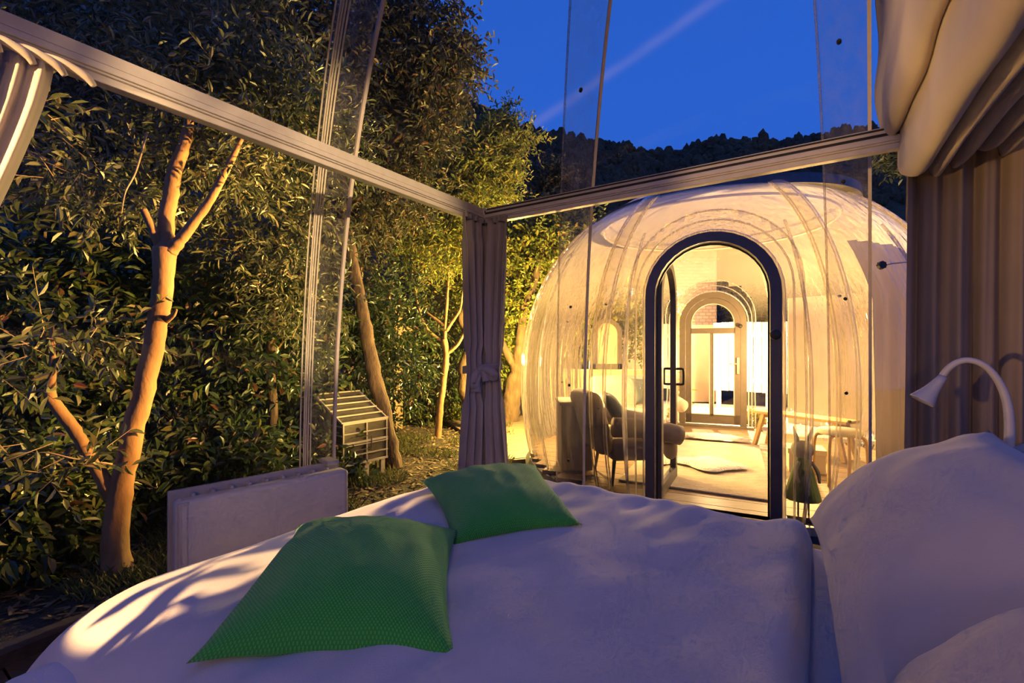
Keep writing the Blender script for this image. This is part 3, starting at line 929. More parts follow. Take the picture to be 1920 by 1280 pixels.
def reflection_path(s, z):
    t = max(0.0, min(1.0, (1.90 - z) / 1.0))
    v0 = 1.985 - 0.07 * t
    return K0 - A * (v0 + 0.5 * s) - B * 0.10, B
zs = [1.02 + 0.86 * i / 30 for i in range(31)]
MB().grid(curtain_rows(reflection_path, zs, 9, 0.02, 160, 11)).build('drape', CURT_W, left_reflection, smooth=True, solid=0.003)

# taupe curtain at the head end of the far rail
hc_ = thing('curtain', 'taupe curtain hanging in deep folds beside the bed head', 'curtain', tuple(FR(2.05, 0, 0.02)))
def head_path(s, z):
    t = (1.9 - z) / 1.9
    u0 = 1.905 - 0.02 * t
    return K0 + B * (u0 + 0.62 * s) - A * 0.0, -A
zs = [0.03 + 1.88 * i / 40 for i in range(41)]
MB().grid(curtain_rows(head_path, zs, 9, lambda z: 0.018 + 0.010 * (1.9 - z) / 1.9, 200, 21)).build('drape', CURT_B, hc_, smooth=True, solid=0.003)

# folded canvas shade along the head rail
sh = thing('gathered_drape', 'cream canvas canopy shade gathered in stacked hanging folds at upper right', 'shade', tuple(FR(1.95, 0.3, 1.8)))
folds = [  # (u of the hanging loop, bottom z at the tip, half width)
    (1.86, 1.955, 0.030), (1.915, 1.775, 0.034), (1.975, 1.785, 0.020), (2.03, 1.80, 0.020), (2.085, 1.815, 0.020), (2.14, 1.83, 0.02)]
prof = [(1.80, 2.95), (1.815, 2.6), (1.825, 2.3)]
for i, (u, zb_, hw) in enumerate(folds):
    top = 2.30 if i == 0 else 2.05
    prof += [(u - hw, zb_ + 0.12), (u - hw * 0.8, zb_ + 0.03), (u, zb_), (u + hw * 0.8, zb_ + 0.03), (u + hw * 0.9, zb_ + 0.12)]
    if i < len(folds) - 1:
        prof += [(u + hw + 0.004, (2.32 if i == 0 else 2.0))]
prof += [(2.17, 2.3)]
pp = smooth_path([Vector((a, 0, b)) for a, b in prof], 5)
rows = []
for j in range(41):
    v = -0.03 + 1.75 * j / 40
    rw = []
    for k, p in enumerate(pp):
        q = 0.018 * mnoise.noise((p.x * 6, v * 2.6, p.z * 4))
        tip = 0.06 * max(0, 1 - (v + 0.03) / 0.25) ** 2
        rw.append(FR(p.x + q, v, p.z + 0.012 * mnoise.noise((p.x * 9, v * 4, 3)) + tip * (0.5 + 0.5 * math.sin(p.x * 40)) - 0.02 * v))
    rows.append(rw)
MB().grid(rows).build('folds', SHADE_F, sh, smooth=True, solid=0.006)

# ------------------------------------------------------------------ bed
bed = thing('bed', 'double bed with white mattress in the middle of the dome', 'bed', tuple(FR(1.3, 1.2, 0)))
MB().box(FR(1.30, 1.20, 0.20), (1.90, 1.50, 0.20), (B, A, UPV)).build('base', DARKWOOD, bed, bevel=0.01)
MB().box(FR(1.31, 1.22, 0.44), (1.96, 1.60, 0.28), (B, A, UPV)).build('mattress', SHEET_W, bed, bevel=0.06, segs=4, smooth=True)
for su in (0.45, 2.15):
    for sv in (0.6, 1.8):
        MB().box(FR(su, sv, 0.05), (0.07, 0.07, 0.10), (B, A, UPV)).build('leg', DARKWOOD, bed)

def roll(s, r):
    """arc-length position s from an edge -> (horizontal offset, drop); negative s hangs"""
    if s >= r:
        return s, 0.0
    arc = r * PI / 2
    q = r - s
    if q < arc:
        a = q / r
        return r - r * math.sin(a), r - r * math.cos(a)
    return -0.10 * (q - arc), r + (q - arc)
NU, NV = 150, 150
rows = []
for j in range(NV + 1):
    sv = -0.36 + (2.30 + 0.36) * j / NV
    rw = []
    for i in range(NU + 1):
        su = -0.34 + (1.315 + 0.34) * i / NU
        # towards the near foot corner the cloth rounds over more softly
        cornr = max(0.0, min(1.0, (sv - 0.7) / 0.9))
        ru = 0.12 + 0.05 * cornr
        ou, du = roll(su, ru)
        ov, dv = roll(sv, 0.10)
        far = 1.56 - sv
        on, dn = roll(far, 0.26)
        vv = ov if far > 0.4 else 1.56 - on
        z = 0.645 - max(du, 0) - dv - dn
        wr = 0.010 * mnoise.noise((su * 2.0 + sv * 1.2, sv * 5.0 - su * 3.0, 0)) + 0.006 * mnoise.noise((su * 9 + sv * 5, sv * 4 - su * 2.0, 2))
        wr += 0.0045 * math.sin(52 * (su + sv * 0.10) + 4 * mnoise.noise((su * 3, sv * 1.2, 5))) * (0.35 + mnoise.noise((su * 2.5, sv * 2.5, 11)))
        puff = 0.022 * math.sin(PI * min(max(su / 1.3, 0), 1)) * math.sin(PI * min(max(sv / 1.7, 0), 1))
        # thick turned-back hem by the pillows
        hem = 0.016 * math.exp(-((su - 1.27) / 0.05) ** 2)
        if su > 1.285:
            z -= 0.05 * ((su - 1.285) / 0.03) ** 2
        z = z + wr + puff + hem
        hang = max(0.0, 0.40 - z)
        fl = 0.02 * math.sin(sv * 9 + su * 4) * hang * 2
        rw.append(FR(0.30 - 0.10 * max(0, min(1.2, vv / 1.2)) * max(0, 1 - max(ou, 0) / 1.2) + ou + fl, 0.415 + vv + fl, max(z, 0.10)))
    rows.append(rw)
dv_ = MB().grid(rows).build('duvet', WHITE_BED, None, smooth=True, solid=0.012)
tag(dv_, 'white duvet spread over the bed with soft wrinkles', 'duvet')

def pillow(name, corners, thick, nrm_, mat, label, cat, seed=0, pinch=0.06, group=None, wr=0.01, n=28, power=2.6):
    a, b_, c, d = [Vector(x) for x in corners]       # around the outline
    nrm_ = Vector(nrm_).normalized()
    ctr = (a + b_ + c + d) / 4
    mbv, mbf, uvs = [], [], []
    for side in (1, -1):
        k0 = len(mbv)
        for j in range(n + 1):
            for i in range(n + 1):
                s, t = i / n, j / n
                x, y = 2 * s - 1, 2 * t - 1
                ps = s + pinch * x * -1 * (1 - y * y) * abs(x) ** 3
                pt_ = t + pinch * y * -1 * (1 - x * x) * abs(y) ** 3
                p = a.lerp(b_, ps).lerp(d.lerp(c, ps), pt_)
                prof = ((1 - abs(x) ** power) * (1 - abs(y) ** power)) ** 0.62
                h = thick / 2 * prof * side * (1.25 if side > 0 else 0.75)
                edge = prof ** 0.5
                q = wr * (mnoise.noise((s * 3.3 + seed, t * 3.3, side)) + 0.5 * mnoise.noise((s * 9 + seed, t * 6, side * 2))) * edge
                mbv.append(p + nrm_ * (h + q))
                uvs.append((s, t))
        for j in range(n):
            for i in range(n):
                q = (k0 + j * (n + 1) + i, k0 + j * (n + 1) + i + 1, k0 + (j + 1) * (n + 1) + i + 1, k0 + (j + 1) * (n + 1) + i)
                mbf.append(q if side > 0 else q[::-1])
    me = bpy.data.meshes.new(name)
    me.from_pydata([tuple(v) for v in mbv], [], mbf)
    ul = me.uv_layers.new(name='UVMap')
    for poly in me.polygons:
        for li in poly.loop_indices:
            ul.data[li].uv = uvs[me.loops[li].vertex_index]
    bm = bmesh.new(); bm.from_mesh(me)
    bmesh.ops.remove_doubles(bm, verts=bm.verts, dist=2e-4)
    bm.to_mesh(me); bm.free()
    me.materials.append(mat)
    me.polygons.foreach_set('use_smooth', [True] * len(me.polygons))
    o = bpy.data.objects.new(name, me)
    COL.objects.link(o)
    return tag(o, label, cat, group) if label else o

# two green cushions
pillow('cushion', [G(348, 1244, 0.665), G(855, 1230, 0.665), G(858, 994, 0.70), G(560, 985, 0.71)], 0.15, (0, 0, 1), GREEN,
       'green waffle-weave cushion nearest the viewer, catching dappled light on its left', 'cushion', 2, 0.05, 'green cushions on the duvet', 0.012)
pillow('cushion', [G(850, 1022, 0.675), G(1092, 984, 0.675), G(1005, 872, 0.70), G(788, 900, 0.70)], 0.13, (0, 0, 1), GREEN,
       'green waffle-weave cushion farther back, towards the grey corner curtain', 'cushion', 7, 0.05, 'green cushions on the duvet', 0.014)
# pillows at the head
pn = (-0.45, 0.32, 0.83)
pillow('pillow', [(0.90, 1.40, 0.68), (0.47, 0.66, 0.66), (0.84, 0.42, 0.93), (1.235, 1.20, 0.985)], 0.20, pn, PILLOW_W,
       'large plump white pillow at the head, its corner pointing up at the curtain', 'pillow', 1, 0.05, 'white bed pillows', 0.014, 34)
pillow('pillow', [(0.55, 0.69, 0.69), (0.20, 0.10, 0.69), (0.50, -0.08, 0.94), (0.86, 0.50, 0.95)], 0.22, pn, PILLOW_W,
       'white pillow in the bottom right corner, nearest the viewer', 'pillow', 4, 0.05, 'white bed pillows', 0.012, 34)
pillow('pillow', [(1.12, 1.24, 0.70), (0.80, 0.66, 0.70), (1.05, 0.52, 1.00), (1.335, 1.16, 0.985)], 0.16, (-0.7, 0.46, 0.55), PILLOW_W,
       'white pillow at the right edge, behind the large one', 'pillow', 9, 0.05, 'white bed pillows', 0.012, 28)

# reading lamp
rl_ = thing('reading_lamp', 'white gooseneck reading lamp arching over the pillows at the right', 'lamp', tuple(P(1888, 900, 1.36)))
neck = smooth_path([P(1886, 905, 1.36), P(1893, 800, 1.36), P(1882, 735, 1.37), P(1852, 690, 1.38), P(1815, 675, 1.40), P(1783, 686, 1.42), P(1762, 712, 1.44)], 6)
MB().tube(neck, lerp_list([0.013, 0.012, 0.0105, 0.009, 0.009, 0.0095, 0.010], len(neck)), 12).build('gooseneck', LAMP_W, rl_, smooth=True)
a_, b_ = P(1768, 706, 1.43), P(1728, 752, 1.45)
ax3 = (b_ - a_).normalized(); ax1 = ax3.orthogonal().normalized(); ax2 = ax3.cross(ax1)
L_ = (b_ - a_).length
MB().lathe([(0.001, 0), (0.012, 0), (0.014, 0.02), (0.020, L_ * 0.55), (0.033, L_ * 0.95), (0.034, L_), (0.030, L_ * 0.97), (0.016, L_ * 0.55), (0.001, L_ * 0.5)], a_, 20, (ax1, ax2, ax3)).build('lamp_head', LAMP_W, rl_, smooth=True)
MB().lathe([(0.001, -0.02), (0.03, -0.02), (0.03, 0.0), (0.018, 0.02), (0.001, 0.02)], P(1886, 905, 1.36), 16).build('base', LAMP_W, rl_, smooth=True)

# ------------------------------------------------------------------ radiator
rA, rB = G(632, 862, 0.60), G(313, 920, 0.60)
rd = (rA - rB).normalized(); rn = Vector((rd.y, -rd.x, 0)); RL = (rA - rB).length
rad = thing('radiator', 'off-white panel radiator standing behind the foot of the bed', 'radiator', (rB.x, rB.y, 0))
ctr = (rA + rB) / 2
MB().box(ctr + rn * 0.10 - UPV * 0.28, (RL - 0.01, 0.075, 0.52), (rd, rn, UPV)).build('front_panel', RAD_M, rad, bevel=0.022, segs=4, smooth=True)
MB().box(ctr + rn * 0.012 - UPV * 0.275, (RL, 0.022, 0.55), (rd, rn, UPV)).build('back_panel', RAD_D, rad, bevel=0.004)
for k, e0 in ((0, rB + rd * 0.035), (1, rA - rd * 0.02)):
    MB().box(e0 + rn * (0.095) - UPV * 0.285, (0.05 if k == 0 else 0.03, 0.085, 0.52), (rd, rn, UPV)).build('end_cap', RAD_D, rad, bevel=0.012, segs=3, smooth=True)
MB().box(ctr + rn * 0.045 - UPV * 0.05, (RL - 0.06, 0.045, 0.012), (rd, rn, UPV)).build('top_grille', RAD_M, rad)
for k in range(9):
    MB().box(rB + rd * (0.08 + k * (RL - 0.16) / 8) + rn * 0.045 - UPV * 0.03, (0.012, 0.045, 0.03), (rd, rn, UPV)).build('fin', RAD_M, rad)
MB().box(rA - rd * 0.06 + rn * 0.035 + UPV * 0.012, (0.06, 0.11, 0.02), (rd, rn, UPV)).build('control_box', RAD_D, rad, bevel=0.004)
for e0 in (rB + rd * 0.1, rA - rd * 0.1):
    MB().box(e0 + rn * 0.07 - UPV * 0.575, (0.04, 0.14, 0.05), (rd, rn, UPV)).build('foot', RAD_D, rad)

# ------------------------------------------------------------------ things inside the second dome
def up_chair(name, label, loc, face, w, depth, seat_z, back_z, mat, arms=True):
    """low upholstered chair; face = direction the sitter looks"""
    f = Vector((face[0], face[1], 0)).normalized(); s = Vector((-f.y, f.x, 0)); L = Vector((loc[0], loc[1], 0))
    t = thing(name, label, 'sofa' if name == 'sofa' else 'armchair', tuple(L))
    MB().box(L + f * 0.02 + UPV * (seat_z - 0.09), (depth, w, 0.20), (f, s, UPV)).build('seat', mat, t, bevel=0.075, segs=5, smooth=True)
    bx_ = (Vector((f.x * 0.96, f.y * 0.96, 0.28)).normalized())
    up2 = (UPV - f * 0.28).normalized()
    fx = up2.cross(s).normalized()
    hgt = back_z - seat_z + 0.15
    MB().box(L - f * (depth / 2 + 0.02) + UPV * (seat_z + hgt / 2 - 0.14) - f * 0.05, (0.17, w * 0.98, hgt), (fx, s, up2)).build('backrest', mat, t, bevel=0.075, segs=5, smooth=True)
    if arms:
        for sg in (-1, 1):
            p0 = L - f * (depth * 0.45) + s * (sg * (w / 2 + 0.03)) + UPV * (seat_z + 0.12)
            MB().tube(smooth_path([p0, p0 + f * depth * 0.5 - UPV * 0.02, p0 + f * depth * 0.95 - UPV * 0.08], 4), 0.085, 14).build('arm', mat, t, smooth=True)
    for i in (-1, 1):
        for j in (-1, 1):
            q = L + f * (i * depth * 0.38) + s * (j * w * 0.38)
            MB().tube([q + UPV * (seat_z - 0.17), q + f * (0.03 * i) + s * (0.03 * j)], [0.018, 0.012], 8).build('leg', DARKWOOD, t)
    return t
up_chair('armchair', 'taupe lounge armchair seen through the clear dome wall', (1.10, 4.28), (0.95, 0.10), 0.62, 0.62, 0.40, 0.80, UPH)
up_chair('sofa', 'cream rounded sofa at the back left of the lit dome', (1.62, 6.05), (0.25, -0.95), 0.95, 0.55, 0.40, 0.80, UPH_L)
pillow('cushion', [(1.00, 4.05, 0.44), (1.06, 4.42, 0.44), (0.88, 4.46, 0.78), (0.82, 4.10, 0.78)], 0.13, (0.9, -0.1, 0.4), CUSH_D,
       'slate grey cushion leaning on the taupe armchair', 'cushion', 3)
pillow('cushion', [(1.55, 5.85, 0.46), (1.92, 5.93, 0.46), (1.90, 6.10, 0.80), (1.53, 6.02, 0.80)], 0.13, (0.2, -0.9, 0.4), CUSH_D,
       'slate grey cushion leaning on the cream sofa', 'cushion', 5)
# small side cabinet behind the armchair
sc_ = thing('side_cabinet', 'low taupe cabinet against the dome wall left of the armchair', 'cabinet', (0.62, 4.55, 0))
MB().box((0.62, 4.62, 0.33), (0.30, 0.42, 0.62)).build('body', UPH, sc_, bevel=0.01)
MB().box((0.62, 4.62, 0.66), (0.34, 0.46, 0.03)).build('top', UPH_L, sc_, bevel=0.01)

rug_pts = [(0.95, 4.13), (2.02, 3.56), (2.98, 5.58), (1.90, 6.02)]
def slab(name, pts, z0, z1, mat, sub=1):
    n = len(pts)
    V = [(x, y, z0) for x, y in pts] + [(x, y, z1) for x, y in pts]
    Fc = [tuple(range(n - 1, -1, -1)), tuple(range(n, 2 * n))] + [(k, (k + 1) % n, n + (k + 1) % n, n + k) for k in range(n)]
    return MB().add(V, Fc)
tag(slab('rug', rug_pts, 0.001, 0.018, RUG_M).build('rug', RUG_M, None, bevel=0.006), 'beige wool rug on the oak floor inside the doorway', 'rug')
def skin(label, c, d, n_, lx, ly, seed, z):
    pts = []
    for k in range(56):
        a = 2 * PI * k / 56
        r = 1 + 0.16 * math.cos(4 * a) + 0.10 * mnoise.noise((math.cos(a) * 2 + seed, math.sin(a) * 2, seed))
        r += 0.06 * mnoise.noise((math.cos(a) * 7 + seed, math.sin(a) * 7, seed))
        pts.append((math.cos(a) * lx * r, math.sin(a) * ly * r))
    rows = []
    for q in (1.0, 0.97, 0.85, 0.6, 0.3, 0.02):
        h = 0.035 * (1 - q ** 6) + (0.006 * mnoise.noise((q * 5, seed, 1)))
        rows.append([c + d * (x * q) + n_ * (y * q) + UPV * (z + max(h, 0.0) + (0.010 * mnoise.noise((x * 9 * q, y * 9 * q, seed)) if q < 1 else 0)) for x, y in pts + pts[:1]])
    tag(MB().grid(rows).build('sheepskin', SHEEP, None, smooth=True), label, 'sheepskin', 'white sheepskins')
skin('white sheepskin lying in the middle of the beige rug', G(1330, 873, 0.02), DD, DN, 0.30, 0.26, 1.0, 0.02)
skin('white sheepskin lying in front of the closed rear door', G(1335, 822, 0.02), DD, DN, 0.40, 0.17, 4.0, 0.02)

# bench
bA, bB = G(1424, 768, 0.42), G(1600, 790, 0.42)
bd = (bB - bA).normalized(); bn = Vector((-bd.y, bd.x, 0)); bl = (bB - bA).length
bn_t = thing('bench', 'oak bench with slanted legs along the right side of the lit dome', 'bench', tuple(V2(bA, 0)))
MB().box((bA + bB) / 2 - UPV * 0.012, (bl, 0.28, 0.032), (bd, bn, UPV)).build('seat', BENCH_W, bn_t, bevel=0.005)
for e0, sg in ((bA + bd * 0.12, -1), (bB - bd * 0.12, 1)):
    for j in (-1, 1):
        MB().bar(e0 + bn * (0.10 * j) - UPV * 0.02, V2(e0 + bd * (0.10 * sg) + bn * (0.13 * j), 0.0), 0.04, 0.05, up=bn).build('leg', BENCH_W, bn_t, bevel=0.003)
    MB().bar(e0 + bn * 0.1 - UPV * 0.05, e0 - bn * 0.1 - UPV * 0.05, 0.03, 0.05).build('brace', BENCH_W, bn_t)

# long-eared figurine
fc = G(1507, 972, 0.0) + DN * 0.07; fc.z = 0
fg = thing('figurine', 'long-eared figurine with pale round head and green cone dress', 'figurine', tuple(fc))
MB().lathe([(0.001, 0.12), (0.115, 0.12), (0.118, 0.125), (0.035, 0.44), (0.001, 0.44)], fc, 28).build('dress', CONE_G, fg, smooth=False)
MB().lathe([(0.001 + 0.072 * math.sin(PI * k / 12), 0.47 - 0.068 * math.cos(PI * k / 12)) for k in range(13)], fc, 20).build('head', FIG_W, fg, smooth=True)
for sx, lean in ((-0.035, -0.03), (0.035, 0.045)):
    e_ = [fc + Vector((sx, 0, 0.52)), fc + Vector((sx + lean * 0.4, 0, 0.57)), fc + Vector((sx + lean, 0, 0.64))]
    MB().tube(smooth_path(e_, 4), lerp_list([0.012, 0.018, 0.010, 0.001], 9), 8).build('ear', FIG_W, fg, smooth=True)
for sx in (-0.03, 0.045):
    MB().tube([fc + Vector((sx, 0, 0.13)), fc + Vector((sx, 0, 0.0))], 0.006, 6).build('leg', DARKWOOD, fg)
for sx in (-0.07, 0.07):
    MB().tube(smooth_path([fc + Vector((sx * 0.6, -0.03, 0.39)), fc + Vector((sx * 1.1, -0.05, 0.32)), fc + Vector((sx * 1.0, -0.08, 0.25))], 4), lerp_list([0.012, 0.014, 0.008], 9), 8).build('arm', FIG_W, fg, smooth=True)

# stool with bent legs
so = G(1575, 905, 0.0)
st = thing('stool', 'pale stool with bent wooden legs behind the figurine', 'stool', tuple(so))
MB().lathe([(0.001, 0.43), (0.16, 0.43), (0.175, 0.445), (0.175, 0.46), (0.16, 0.475), (0.001, 0.48)], so, 24).build('seat', BOX_W, st, smooth=True)
for a in (0.6, 2.4, 3.7, 5.5):
    d_ = Vector((math.cos(a), math.sin(a), 0))
    MB().tube(smooth_path([so + d_ * 0.05 + UPV * 0.42, so + d_ * 0.14 + UPV * 0.42, so + d_ * 0.19 + UPV * 0.36, so + d_ * 0.20 + UPV * 0.0], 5), 0.014, 8).build('leg', BENCH_W, st, smooth=True)
# box
bo = G(1556, 900, 0.0) + Vector((0.0, 0.35, 0))
bx = thing('storage_box', 'white lidded storage box on the floor beside the stool', 'box', tuple(bo))
MB().box(bo + UPV * 0.09, (0.30, 0.26, 0.18), (DD, DN, UPV)).build('body', BOX_W, bx, bevel=0.004)
MB().box(bo + UPV * 0.20, (0.32, 0.28, 0.05), (DD, DN, UPV)).build('lid', BOX_W, bx, bevel=0.004)
# curtain in the second dome
c2 = thing('curtain', 'beige curtain hung inside the right wall of the lit dome', 'curtain', (3.6, 3.9, 0.03))
def c2_path(s, z):
    a = math.radians(284 + 44 * s)
    e = Vector((math.cos(a), math.sin(a), 0))
    r = min(r2(z) - 0.12, 1.86) - 0.04
    return D2C + e * r, e
zs = [0.03 + 2.0 * i / 36 for i in range(37)]
MB().grid(curtain_rows(c2_path, zs, 9, 0.025, 160, 31)).build('drape', CURT_W, c2, smooth=True, solid=0.003)

# ------------------------------------------------------------------ terrace behind the second dome
terr = thing('floor_terrace', 'pale tiled terrace behind the lit dome', None, (4.5, 8.6, -0.1), kind='structure')
tile_mesh = None
for i in range(9):
    for j in range(6):
        c = Vector((3.1, 7.6, -0.115)) + RD * (i * 0.62 - 1.3) + RN * (j * 0.62 - 0.2)
        if (Vector((c.x, c.y, 0)) - D2C).length < 2.45:
            continue
        if tile_mesh is None:
            o = MB().box((0, 0, 0), (0.605, 0.605, 0.05), (RD, RN, UPV)).build('tile', TILE)
            tile_mesh = o.data
        else:
            o = bpy.data.objects.new('tile', tile_mesh); COL.objects.link(o)
        o.location = c
        put(o, terr)
# painted plank fence
fA, fB = Vector((4.32, 9.93, 0)), Vector((6.6, 8.6, 0))
fd = (fB - fA).normalized(); fn = Vector((-fd.y, fd.x, 0))
fen = thing('plank_fence', 'bright painted plank fence behind the lit dome right of the rear door', 'fence', tuple(fA))
npl = 20
for k in range(npl):
    c = fA + fd * (0.075 + k * 0.152)
    MB().box(c + UPV * (0.99 + 0.01 * math.sin(k * 7)), (0.138, 0.022, 1.44), (fd, fn, UPV)).build('plank', FENCE_P, fen)
for k in range(4):
    MB().box(fA + fd * (0.1 + k * 0.93) + fn * 0.05 + UPV * 0.75, (0.09, 0.09, 1.7), (fd, fn, UPV)).build('post', FENCE_P, fen)
for z in (0.5, 1.45):
    MB().box(fA + fd * 1.52 + fn * 0.025 + UPV * z, (3.0, 0.03, 0.08), (fd, fn, UPV)).build('rail', FENCE_P, fen)
# plaster wall right of the dome
wA, wB = P(1480, 650, 7.9), P(1980, 650, 5.6)
wA.z = wB.z = 0
wd = (wB - wA).normalized(); wn = Vector((-wd.y, wd.x, 0))
wl = MB().box((wA + wB) / 2 + UPV * 0.95, ((wB - wA).length, 0.15, 2.15), (wd, wn, UPV))
tag(wl.build('wall_right', PLASTER, None, bevel=0.01), 'cream plaster garden wall to the right of the lit dome', kind='structure')
# stone house behind
hx0, hx1, hy = 2.6, 4.95, 11.2
hs = thing('house', 'stone and plaster house wall seen through the rear door', 'house', (3.8, 11.2, 0))
MB().box(((hx0 + hx1) / 2, hy + 0.2, 2.75), (hx1 - hx0, 0.4, 2.2)).build('stone_wall', STONE, hs)
MB().box(((hx0 + hx1) / 2, hy + 0.18, 0.80), (hx1 - hx0 + 0.06, 0.46, 1.86)).build('plaster_base', PLASTER2, hs, bevel=0.01)
# low garden wall and a solid arch standing in for the rear door's reflection
am = P(1137, 650, 8.6); am.z = 0
gw = MB().box(am + Vector((0.1, 0.12, 0.30)), (2.0, 0.2, 0.95))
tag(gw.build('wall_garden', PLASTER, None, bevel=0.01), 'low cream garden wall behind the sofa', kind='structure')
af = thing('door_reflection', 'solid grey arch standing in for the rear door reflection, on the low garden wall', 'panel', tuple(am + UPV * 0.78))
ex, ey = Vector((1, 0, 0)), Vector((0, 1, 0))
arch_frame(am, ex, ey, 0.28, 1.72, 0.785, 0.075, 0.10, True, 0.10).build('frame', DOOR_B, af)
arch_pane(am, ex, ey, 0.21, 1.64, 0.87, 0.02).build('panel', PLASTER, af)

# deck between the domes
deck = thing('floor_deck', 'weathered timber deck between the trees and the lit dome', None, (0.4, 6.6, -0.12), kind='structure')
dk = Vector((0.93, 0.37, 0)).normalized(); dkn = Vector((-dk.y, dk.x, 0))
for k in range(15):
    c = Vector((0.05, 5.55, -0.13)) + dkn * (k * 0.205) + dk * 0.75
    MB().box(c, (1.8, 0.196, 0.04), (dk, dkn, UPV)).build('deck_board', DECK, deck)
MB().box(Vector((0.05, 5.50, -0.2)) + dk * 0.75 - dkn * 0.1, (1.8, 0.03, 0.18), (dk, dkn, UPV)).build('fascia', DECK, deck)

# ------------------------------------------------------------------ slatted hutch by the tree
h0, h1 = G(643, 905, -0.12), G(724, 884, -0.12)
hf = (h1 - h0).normalized(); hl = (h1 - h0).length
hb = Vector((-hf.y, hf.x, 0))                        # away to the left
hut = thing('slatted_hutch', 'small slatted hutch with sloping roof standing on legs under the leaning tree', 'hutch', tuple(V2((h0 + h1) / 2, -0.12)))
hz0, hz1, hz2, hdp = 0.03, 0.45, 0.70, 0.50
def H(x, y, z):
    return V2(h0 + hf * x + hb * y, z)
body = MB()
body.add([H(0.01, 0.01, hz0), H(hl - 0.01, 0.01, hz0), H(hl - 0.01, hdp, hz0), H(0.01, hdp, hz0), H(0.01, 0.01, hz1), H(hl - 0.01, 0.01, hz1), H(hl - 0.01, hdp, hz2), H(0.01, hdp, hz2)],
         [(0, 3, 2, 1), (0, 1, 5, 4), (1, 2, 6, 5), (2, 3, 7, 6), (3, 0, 4, 7), (4, 5, 6, 7)])
body.build('body', HUTCH_D, hut)
for z in (0.04, 0.125, 0.225, 0.25, 0.345, 0.445):
    MB().bar(H(-0.01, -0.008, z), H(hl + 0.01, -0.008, z), 0.02, 0.02 if z in (0.04, 0.445, 0.25) else 0.011).build('slat', SLAT_P, hut)
for x in (0.0, hl * 0.52, hl):
    MB().bar(H(x, -0.006, hz0), H(x, -0.006, hz1), 0.014, 0.014, up=hf).build('upright', SLAT_P, hut)
for k in range(6):
    y = hdp * k / 5
    z = hz1 + (hz2 - hz1) * k / 5 + 0.008
    MB().bar(H(-0.02, y, z), H(hl + 0.02, y, z), 0.022, 0.014).build('roof_slat', SLAT_P, hut)
for k in range(5):
    z = 0.06 + 0.09 * k
    MB().bar(H(-0.006, 0, z), H(-0.006, hdp, z), 0.014, 0.012).build('side_slat', SLAT_P, hut)
MB().bar(H(-0.008, 0, hz1), H(-0.008, hdp, hz2), 0.016, 0.02).build('roof_edge', SLAT_P, hut)
MB().bar(H(hl + 0.008, 0, hz1), H(hl + 0.008, hdp, hz2), 0.016, 0.02).build('roof_edge', SLAT_P, hut)
for x in (0.03, hl * 0.55, hl - 0.03):
    for y in (0.03, hdp - 0.03):
        MB().bar(H(x, y, hz0 + 0.01), H(x, y, -0.15), 0.035, 0.05, up=hf).build('leg', SLAT_P, hut)
lt = MB().bar(H(hl * 0.18, -0.02, 0.30), H(hl * 0.62, -0.02, 0.30), 0.008, 0.008)
lt.bar(H(hl * 0.18, -0.02, 0.17), H(hl * 0.62, -0.02, 0.17), 0.008, 0.008)
lt.bar(H(hl * 0.62, -0.02, 0.17), H(hl * 0.62, -0.02, 0.30), 0.008, 0.008, up=hf)
lt.build('latch_frame', DARKWOOD, hut)

